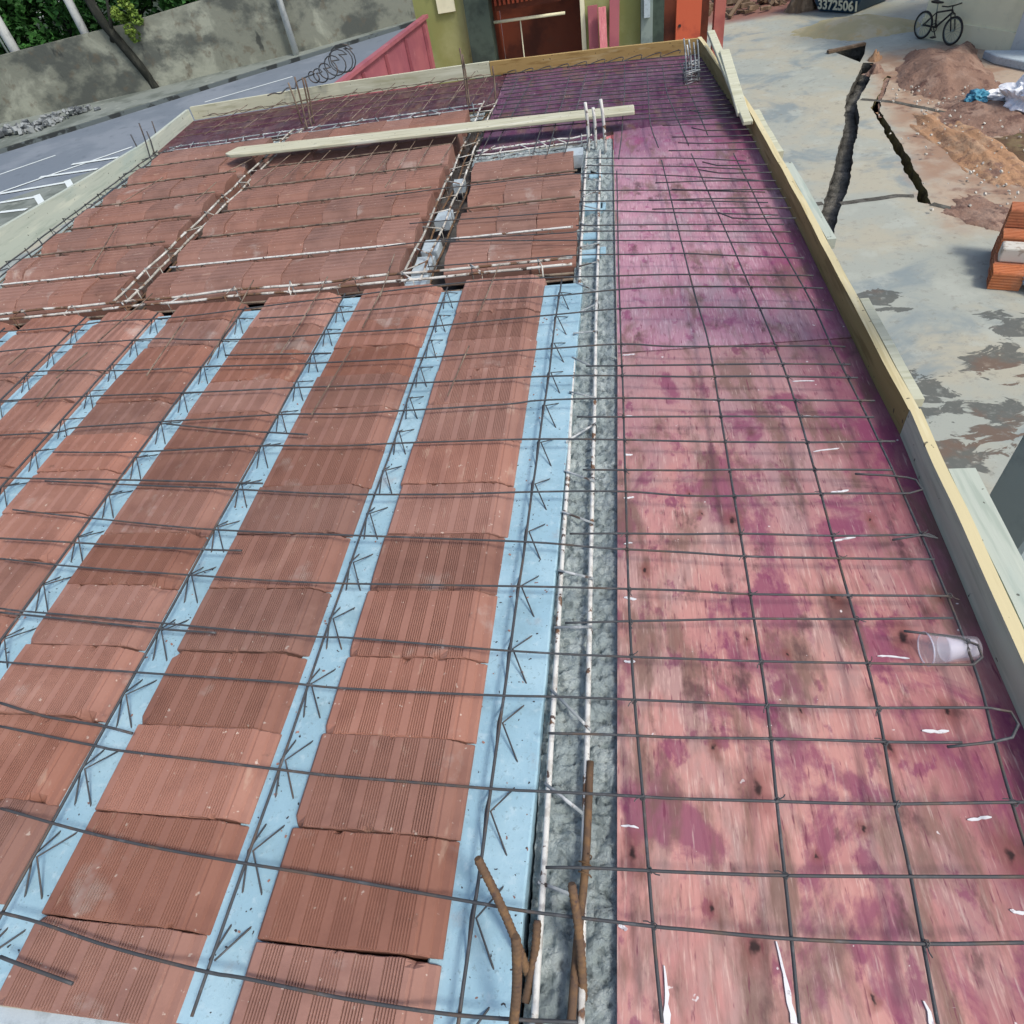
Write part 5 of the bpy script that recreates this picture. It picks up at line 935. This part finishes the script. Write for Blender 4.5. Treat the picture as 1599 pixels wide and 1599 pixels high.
# strip of cut blocks under the cross bars
# ---------------------------------------------------------------- beam cages
def cage(name, label, a, b, wd, z, h, mats, n_st, r=.0055, group='steel beam cages', cat='beam cage', wave=.004, seed=0, stm=None):
    a = Vector(a); b = Vector(b); d = (b-a); L = d.length; d.normalize(); s_ = Vector((-d.y, d.x, 0))
    e = empty(name, (a.x, a.y, 0))
    for q, zz in ((-1, z), (1, z), (-1, z-h), (1, z-h)):
        pts = []
        for i in range(31):
            p = d*(L*i/30)+s_*(q*wd/2); w_ = wave*noise.noise(Vector((i*.35, q*3+zz*50, seed)))
            pts.append((p.x+s_.x*w_, p.y+s_.y*w_, zz+wave*.6*noise.noise(Vector((i*.3, q*5, seed+9)))))
        MB().tube(pts, r, 6).build('bar', M[mats[0 if zz == z else 1]], e)
    rnd_ = random.Random(seed)
    for k in range(n_st):
        c = d*(L*(k+.5)/n_st+rnd_.uniform(-.02, .02)); tl_ = d*rnd_.uniform(-.045, .045); o_ = wd/2+r; z_ = z+rnd_.uniform(-.004, .01) 
        pts = [c+s_*o_+tl_+Vector((0, 0, z_+r)), c-s_*o_-tl_+Vector((0, 0, z_+r*.6)), c-s_*o_-tl_+Vector((0, 0, z-h-r)), c+s_*o_+tl_+Vector((0, 0, z-h-r))]
        MB().tube(pts, .0035, 5, closed=True).build('stirrup', M[stm or mats[0]], e)
    return tag(e, label, cat, group)
cage('beam_cage', 'white cement coated twin bars set in the lumpy concrete beam', (.182, -.0, 0), (.188, 4.05, 0), .076, -.036, .06, ('white_steel', 'rust'), 22, .0064, seed=3, stm='grey_steel')
cage('beam_cage', 'white flecked cross bars dividing ribbed blocks from the far rows', (-3.05, 2.605, 0), (.12, 2.64, 0), .062, .010, .07, ('flecked_steel', 'thin_steel'), 11, .006, seed=7, wave=.012)
cage('beam_cage', 'first beam cage, in the dark gap reaching under the pointed plank end', (-2.105, 2.66, 0), (-2.01, 5.15, 0), .078, -.004, .08, ('cage_steel', 'rust'), 11, .006, seed=11, wave=.016)
cage('beam_cage', 'second beam cage with pale mortar pads, nearer the concrete beam', (-.605, 2.62, 0), (-.555, 5.2, 0), .09, -.006, .08, ('cage_steel', 'rust'), 13, .0056, seed=15, wave=.014)
cage('beam_cage', 'far beam cage along the wine red plywood strip', (-3.1, 5.11, 0), (-.6, 5.13, 0), .09, -.012, .05, ('grey_steel', 'thin_steel'), 17, .0045, seed=19, wave=.01)
cage('beam_cage', 'short beam cage across the grey beam below the purple plywood', (-.52, 4.17, 0), (.18, 4.2, 0), .085, -.012, .05, ('white_steel', 'grey_steel'), 6, .005, seed=23, wave=.008)
cage('beam_cage', 'thin steel cage in the greenish edge beam by the pale board', (-3.21, 3.0, 0), (-3.17, 5.15, 0), .075, -.02, .05, ('steel', 'thin_steel'), 16, .004, seed=27, wave=.012, stm='steel')
cage('corner_cage', 'dense bundle of steel rings at the far corner starter bars', (.83, 5.10, 0), (.84, 5.36, 0), .09, .02, .05, ('steel', 'steel'), 9, .004, seed=31, wave=.006, stm='grey_steel')
# mortar pads
pads = [((.19, 2.98), (.075, .07)), ((.20, 3.30), (.09, .10)), ((.245, 3.31), (.03, .08)), ((.19, 2.80), (.08, .08)), ((.20, 3.72), (.07, .06)), ((.245, 2.83), (.03, .06)), ((-.60, 3.06), (.085, .13)), ((-.595, 3.40), (.08, .13)), ((-.60, 2.86), (.085, .16)), ((-.585, 3.86), (.07, .07)), ((-.60, 2.69), (.10, .12))]
plab = ['pale mortar pad in the concrete beam, {}', 'pale mortar pad in the second cage, {}']
nb_, nc_ = 0, 0
order = sorted([p for p in pads if p[0][0] > 0], key=lambda p: p[0][1])+sorted([p for p in pads if p[0][0] < 0], key=lambda p: p[0][1])
for (x, y), (a_, b_) in order:
    if x > 0: nb_ += 1; lb = f'pale mortar pad between bars in the concrete beam, {nth(nb_)} from the cross bars'
    else: nc_ += 1; lb = f'pale mortar pad inside the second cage, {nth(nc_)} from the cross bars'
    o = MB().prism(rough_loop([(x-a_/2, y-b_/2), (x+a_/2, y-b_/2), (x+a_/2, y+b_/2), (x-a_/2, y+b_/2)], .02, .008, x*9+y), -.1, -.045 if x > 0 else -.048).build('mortar_pad', M['joist'] if x > 0 else M['mortar']); bevel(o, .006, 2)
    tag(o, lb, 'mortar pad', 'pale mortar pads in the beams')
cbx = MB().prism(rough_loop([(.03, 3.94), (.135, 3.94), (.135, 4.06), (.03, 4.06)], .02, .006, 2), -.08, -.012).build('mortar_block', M['mortar']); bevel(cbx, .006, 2); tag(cbx, 'pale mortar block in the notch at the corner of the two beams', 'mortar block')

# ---------------------------------------------------------------- bars laid across and along the slab
def bar(pts, r, mat, label, group, jit=.004, seed=0, name='steel_bar', hook=None, sides=6):
    P = smooth_path(pts, .022, jit, seed)
    if hook: # hairpin turned back at the far end
        e = P[-1]; d = (P[-1]-P[-4]).normalized(); s_ = Vector((-d.y, d.x, 0))*hook
        rad = abs(hook)/2
        for k in range(1, 7): th = math.pi*k/6; P.append(e+d*rad*math.sin(th)+s_*.5*(1-math.cos(th)))
        q = e+s_; P.append(q-d*.05+Vector((0, 0, .004))); P.append(q-d*.13+Vector((0, 0, .008)))
    o = MB().tube(P, r, sides).build(name, mat); return tag(o, label, 'steel bar', group)
cr = sorted(D['cross'], key=lambda L: sum(p[1] for p in L if p[0] > .1)/max(1, len([p for p in L if p[0] > .1])))
hooks = {2: .0, 3: .06, 4: .055, 6: 0, 9: .055, 11: .05, 14: .05}
for i, L in enumerate(cr):
    L = [p for p in L if p[0] < bow(p[1])-.008]
    ext = i >= 18
    hk = hooks.get(i)
    P = [list(p) for p in L]
    long_ = P[0][0] < -.2
    lab = f'steel bar laid across the slab, {nth(i+1)} counted from the near edge along the pink plywood'
    bar(P, .0029 if i < 22 else .0027, M['steel'], lab, 'steel bars laid across the slab', .004, i, hook=None)
slab = ['short loose bar over the clay blocks by the near edge corner', 'short bar end over the ribbed blocks, just before the third long bar', 'short bar lying close along the seventh long bar over the blocks', 'short bar ending on the third column of ribbed blocks', 'bar end beside a long bar over the fourth joist', 'short thin bar crossing the third joist near the cross bars', 'slightly skewed bar crossing the third and fourth joists']
for i, L in enumerate(D['short']): bar(L, .0032, M['steel'], slab[i], 'short bars over the ribbed blocks', .003, 60+i)
ll = ['lengthwise bar hugging the edge of the concrete beam on pink plywood', 'lengthwise bar, second from the concrete beam on the pink plywood', 'lengthwise bar down the middle of the pink plywood, third from the beam', 'lengthwise bar closest to the edge boards on the pink plywood']
for i, L in enumerate(D['long']): bar(L, .0031, M['steel'], ll[i], 'lengthwise bars on the pink plywood', .003, 80+i)
def thinlab(p):
    u, v = p
    if v < 2.6: return f'thin brown wire lying lengthwise over the ribbed blocks', 'thin wires lying over the ribbed blocks'
    return 'thin brown wire lying lengthwise over the far block rows', 'thin wires lying over the far block rows'
for i, L in enumerate(D['thin']):
    lb, gp = thinlab(L[0][:2]); o = bar(L, .0026, M['thin_steel'], lb, gp, .004, 100+i, 'steel_wire'); o['category'] = 'wire'
# twists of tie wire where the bars cross on the plywood
tm = MB().tube([(.0052*math.cos(k*.9)*(1+.15*math.sin(k)), .0052*math.sin(k*.9), -.003+.0011*k) for k in range(12)]+[(.012, .004, .006), (.017, .009, .004)], .0011, 4)
tme = bpy.data.meshes.new('tie_wire'); tme.from_pydata(tm.v, [], tm.f); tme.materials.append(M['steel'])
rnd = random.Random(9); nt_ = 0
for La in D['long']:
    for Lb in cr:
        hit = None
        for a, b in zip(La, La[1:]):
            for c, d in zip(Lb, Lb[1:]):
                den = (b[0]-a[0])*(d[1]-c[1])-(b[1]-a[1])*(d[0]-c[0])
                if abs(den) < 1e-9: continue
                t_ = ((c[0]-a[0])*(d[1]-c[1])-(c[1]-a[1])*(d[0]-c[0]))/den; q_ = ((c[0]-a[0])*(b[1]-a[1])-(c[1]-a[1])*(b[0]-a[0]))/den
                if 0 <= t_ <= 1 and 0 <= q_ <= 1: hit = (a[0]+(b[0]-a[0])*t_, a[1]+(b[1]-a[1])*t_)
        if hit and hit[1] < 2.3 and rnd.random() < .85 and inview((hit[0], hit[1], 0), 0):
            o = bpy.data.objects.new('tie_wire', tme); col.objects.link(o); o.location = (hit[0], hit[1], .017); o.rotation_euler = (0, 0, rnd.uniform(0, 6.28))
            tag(o, 'small dark twist of tie wire where two bars cross over the stained plywood', 'tie wire', 'tie wire twists at bar crossings')
# dense mat at the far corner: one tied mesh
mt = empty('rebar_mesh', (0, 4.3, 0)); rnd = random.Random(3)
def matbar(pts, r, par, seed, mat='steel'):
    P = smooth_path([(p[0], p[1]-4.3, p[2]) for p in pts], .07, .006, seed); return MB().tube(P, r, 5).build('bar', M[mat], par)
for i, L in enumerate(D['mat']): matbar(L, .0034, mt, 200+i)
v = 4.36; i = 0
while v < 5.72:
    a_ = -.50 if v > 5.2 or i % 2 == 0 else -.45
    ue = bow(v)-.03
    matbar([(a_+rnd.uniform(-.02, .03), v+.07+rnd.uniform(-.01, .01), .022), (.2, v+rnd.uniform(-.01, .01), .02), (ue, v-.17+rnd.uniform(-.01, .01), .024)], .0032, mt, 230+i); v += .085+rnd.uniform(-.012, .012); i += 1
v = 2.72; 
while v < 4.36:
    ue = bow(v)-.03
    if rnd.random() < .75: matbar([(.55+rnd.uniform(-.1, .2), v, .03), (.8, v-.06, .028), (ue, v-.125, .03)], .003, mt, 300+i)
    v += .1; i += 1
tag(mt, 'dense tied mesh of steel bars over the purple plywood corner', 'rebar mesh')
m2 = empty('rebar_mesh', (0, 4.3, 0))
for i, L in enumerate(D['matleft']): matbar(L, .0028, m2, 400+i, 'thin_steel')
for i in range(7): matbar([(-2.75+.33*i, 5.95, .02), (-2.82+.33*i, 5.25, .02)], .0026, m2, 420+i, 'thin_steel')
for i, v in enumerate((5.3, 5.45, 5.62, 5.8)): matbar([(-3.1, v, .014), (-1.9, v+.06, .012), (-.62, v+.02, .014)], .0028, m2, 440+i, 'thin_steel')
pts = []
for i in range(121): # looped ends of the bars under the far board
    t_ = i/120; u = -3.1+2.5*t_; pts.append((u+.03*math.sin(t_*75), 5.90+.03*math.sin(t_*3.1)-.0-.04+.012*math.cos(t_*75), .0+.012*math.sin(t_*75)))
matbar(pts, .003, m2, 460, 'thin_steel')
tag(m2, 'thin rusty bar mesh over the wine red plywood strip', 'rebar mesh')
pts = []
for i in range(101):
    t_ = i/100; u = -.5+1.3*t_; pts.append((u+.03*math.sin(t_*60), 5.87-.12*t_-.03+.012*math.cos(t_*60), .004+.012*math.sin(t_*60)))
matbar(pts, .0032, mt, 470)
# starter bars
def starters(lst, r, mat, labels, group, seed=0):
    for i, (a, b) in enumerate(lst):
        a = Vector(a); b = Vector(b); m_ = a.lerp(b, .5)+Vector((.004, .003, 0))
        o = MB().tube(smooth_path([a-Vector((0, 0, .05)), a, m_, b], .04), r, 7).build('starter_bar', M[mat]); tag(o, labels[i], 'starter bar', group)
S_ = D['start']
starters(S_['dark'], .0065, 'thin_steel', ['dark starter bar standing apart from its bundle by the first cage', 'tallest dark starter bar in the bundle by the coil of wire', 'dark starter bar in the middle of the bundle by the first cage', 'dark starter bar at the inner side of the bundle by the first cage'], 'dark starter bars by the wire coil')
starters(S_['mid'], .006, 'thin_steel', ['tall starter bar with pale tip at the far end of the second cage', 'pale starter bar standing at the second cage end by the board joint', 'shorter dark starter bar close against the pale tipped one'], 'starter bars at the second cage end')
starters(S_['white'], .009, 'white_steel', ['white starter bar standing in front of the plank, nearer the blocks', 'tallest white starter bar in front of the plank, nearer the pink plywood', 'low white starter bar between the two taller white ones'], 'white starter bars at the beam end')
starters(S_['corner'], .005, 'grey_steel', ['grey corner starter bar nearest the maroon gate opening', 'grey corner starter bar, second in the bundle', 'grey corner starter bar in the middle of the bundle', 'grey corner starter bar nearest the slanting stakes', 'short grey corner starter bar standing behind the others'], 'grey starter bars at the far corner')
starters(S_['left'], .005, 'steel', ['dark starter bar by the pale side board, first of four', 'dark starter bar by the pale side board, tallest of the four', 'dark starter bar by the side board, close behind the tallest', 'pale lit starter bar close against the pale side board', 'single short starter bar alone along the pale side board'], 'starter bars along the pale side board')
rl = ['rusty starter bar leaning over the wide joist', 'thick rusty starter bar rising from the near edge', 'short rusty bar end lying on the concrete beam', 'rusty starter bar rising between the cage bars']
for i, (a, b) in enumerate(D['rust']):
    a = Vector(a); b = Vector(b)
    nn = int((b-a).length/.0022); bend = Vector((.004, .002, 0)); PP = [a.lerp(b, q/nn)+bend*math.sin(q/nn*math.pi) for q in range(nn+1)]; o = MB().tube(PP, [(.0080 if (q//2) % 2 else .0072) if q < nn-1 else .0062 for q in range(nn+1)], 10).build('starter_bar', M['rust']); tag(o, rl[i], 'starter bar', 'rusty starter bars at the near edge')
o = MB().tube(smooth_path(D['rustline'], .03, .002, 5), .0075, 8).build('steel_bar', M['rust']); tag(o, 'rusty lengthwise bar tied along the concrete beam at the near edge', 'steel bar')
tw = MB()
tx, ty, tz = D['rustline'][1]
tw.tube([(tx+.012*math.cos(k*.8), ty+.0022*(k-8), tz+.012*math.sin(k*.8)) for k in range(18)], .0016, 5)
tag(tw.build('tie_wire', M['rust']), 'twist of rusty tie wire round the lengthwise bar', 'tie wire')
# coil of wire on the far board
cl = D['coilc']; pts = [Vector(p) for p in D['coil']]
for i, c in enumerate(cl):
    for k in range(16):
        th = k/16*2*math.pi*1.15+.6; rr = .045+.016*i
        t_ = (k/16); q = Vector(c) if i+1 >= len(cl) else Vector(c).lerp(Vector(cl[i+1]), t_)
        pts.append(q+Vector((rr*math.cos(th), .04*math.sin(th*.7), rr*math.sin(th)*.8+.03)))
o = MB().tube(smooth_path(pts, .03), .0052, 5).build('wire_coil', M['steel']); tag(o, 'dark springy coil of wire resting on the far pale board', 'wire coil')
# plastic cup with inner cup
ca, cb2 = Vector(D['cup'][0]), Vector(D['cup'][1])
cax = (cb2-ca); cax.z = 0; CLn = .098; cax.normalize()
cu = empty('plastic_cup', (ca.x, ca.y, 0)); cu.matrix_world = Matrix(((cax.x, -cax.y, 0, ca.x), (cax.y, cax.x, 0, ca.y), (0, 0, 1, -.003), (0, 0, 0, 1)))
def lathe(prof, n=28):
    vs = []; fs = []
    for x, r in prof:
        for k in range(n): th = 2*math.pi*k/n; vs.append((x, r*math.cos(th), r*math.sin(th)))
    for i in range(len(prof)-1):
        for k in range(n): fs.append((i*n+k, i*n+(k+1) % n, (i+1)*n+(k+1) % n, (i+1)*n+k))
    return MB().add(vs, fs, True)
lathe([(0, .034), (.001, .036), (.003, .034), (.05, .029), (CLn, .0235), (CLn, .001)]).build('cup_wall', M['plastic'], cu)
lathe([(.034, .0275), (.036, .029), (.040, .0275), (.06, .022), (.095, .018), (.095, .001)]).build('inner_cup', M['plastic_in'], cu)
MB().tube([(.0, .0355*math.cos(k*.2618), .0355*math.sin(k*.2618)) for k in range(24)], .0017, 5, closed=True).build('rim', M['plastic_in'], cu)
tag(cu, 'clear plastic cup lying on its side on the pink plywood', 'cup')
# debris scraps on the joists and blocks
rnd = random.Random(51); cr_ = MB()
for _ in range(75):
    k = rnd.choice([1, 1, 1, 2, 2, 3]); v = rnd.uniform(.05, 2.3); u = (UL[k-1]+rnd.uniform(-.0, .1)) if rnd.random() < .6 else rnd.uniform(-1.8, 0)
    z = -.027 if u > UL[k-1]-.001 and u < UL[k-1]+.1 else .004; s_ = rnd.uniform(.0015, .0045)
    cr_.box((u, v, z), (s_*1.5, s_, s_*.5), Matrix.Rotation(rnd.uniform(0, 3), 3, 'Z'))
tag(cr_.build('crumbs', M['clay']), 'crumbs of broken clay scattered over blocks and joists', 'crumbs', kind='stuff')
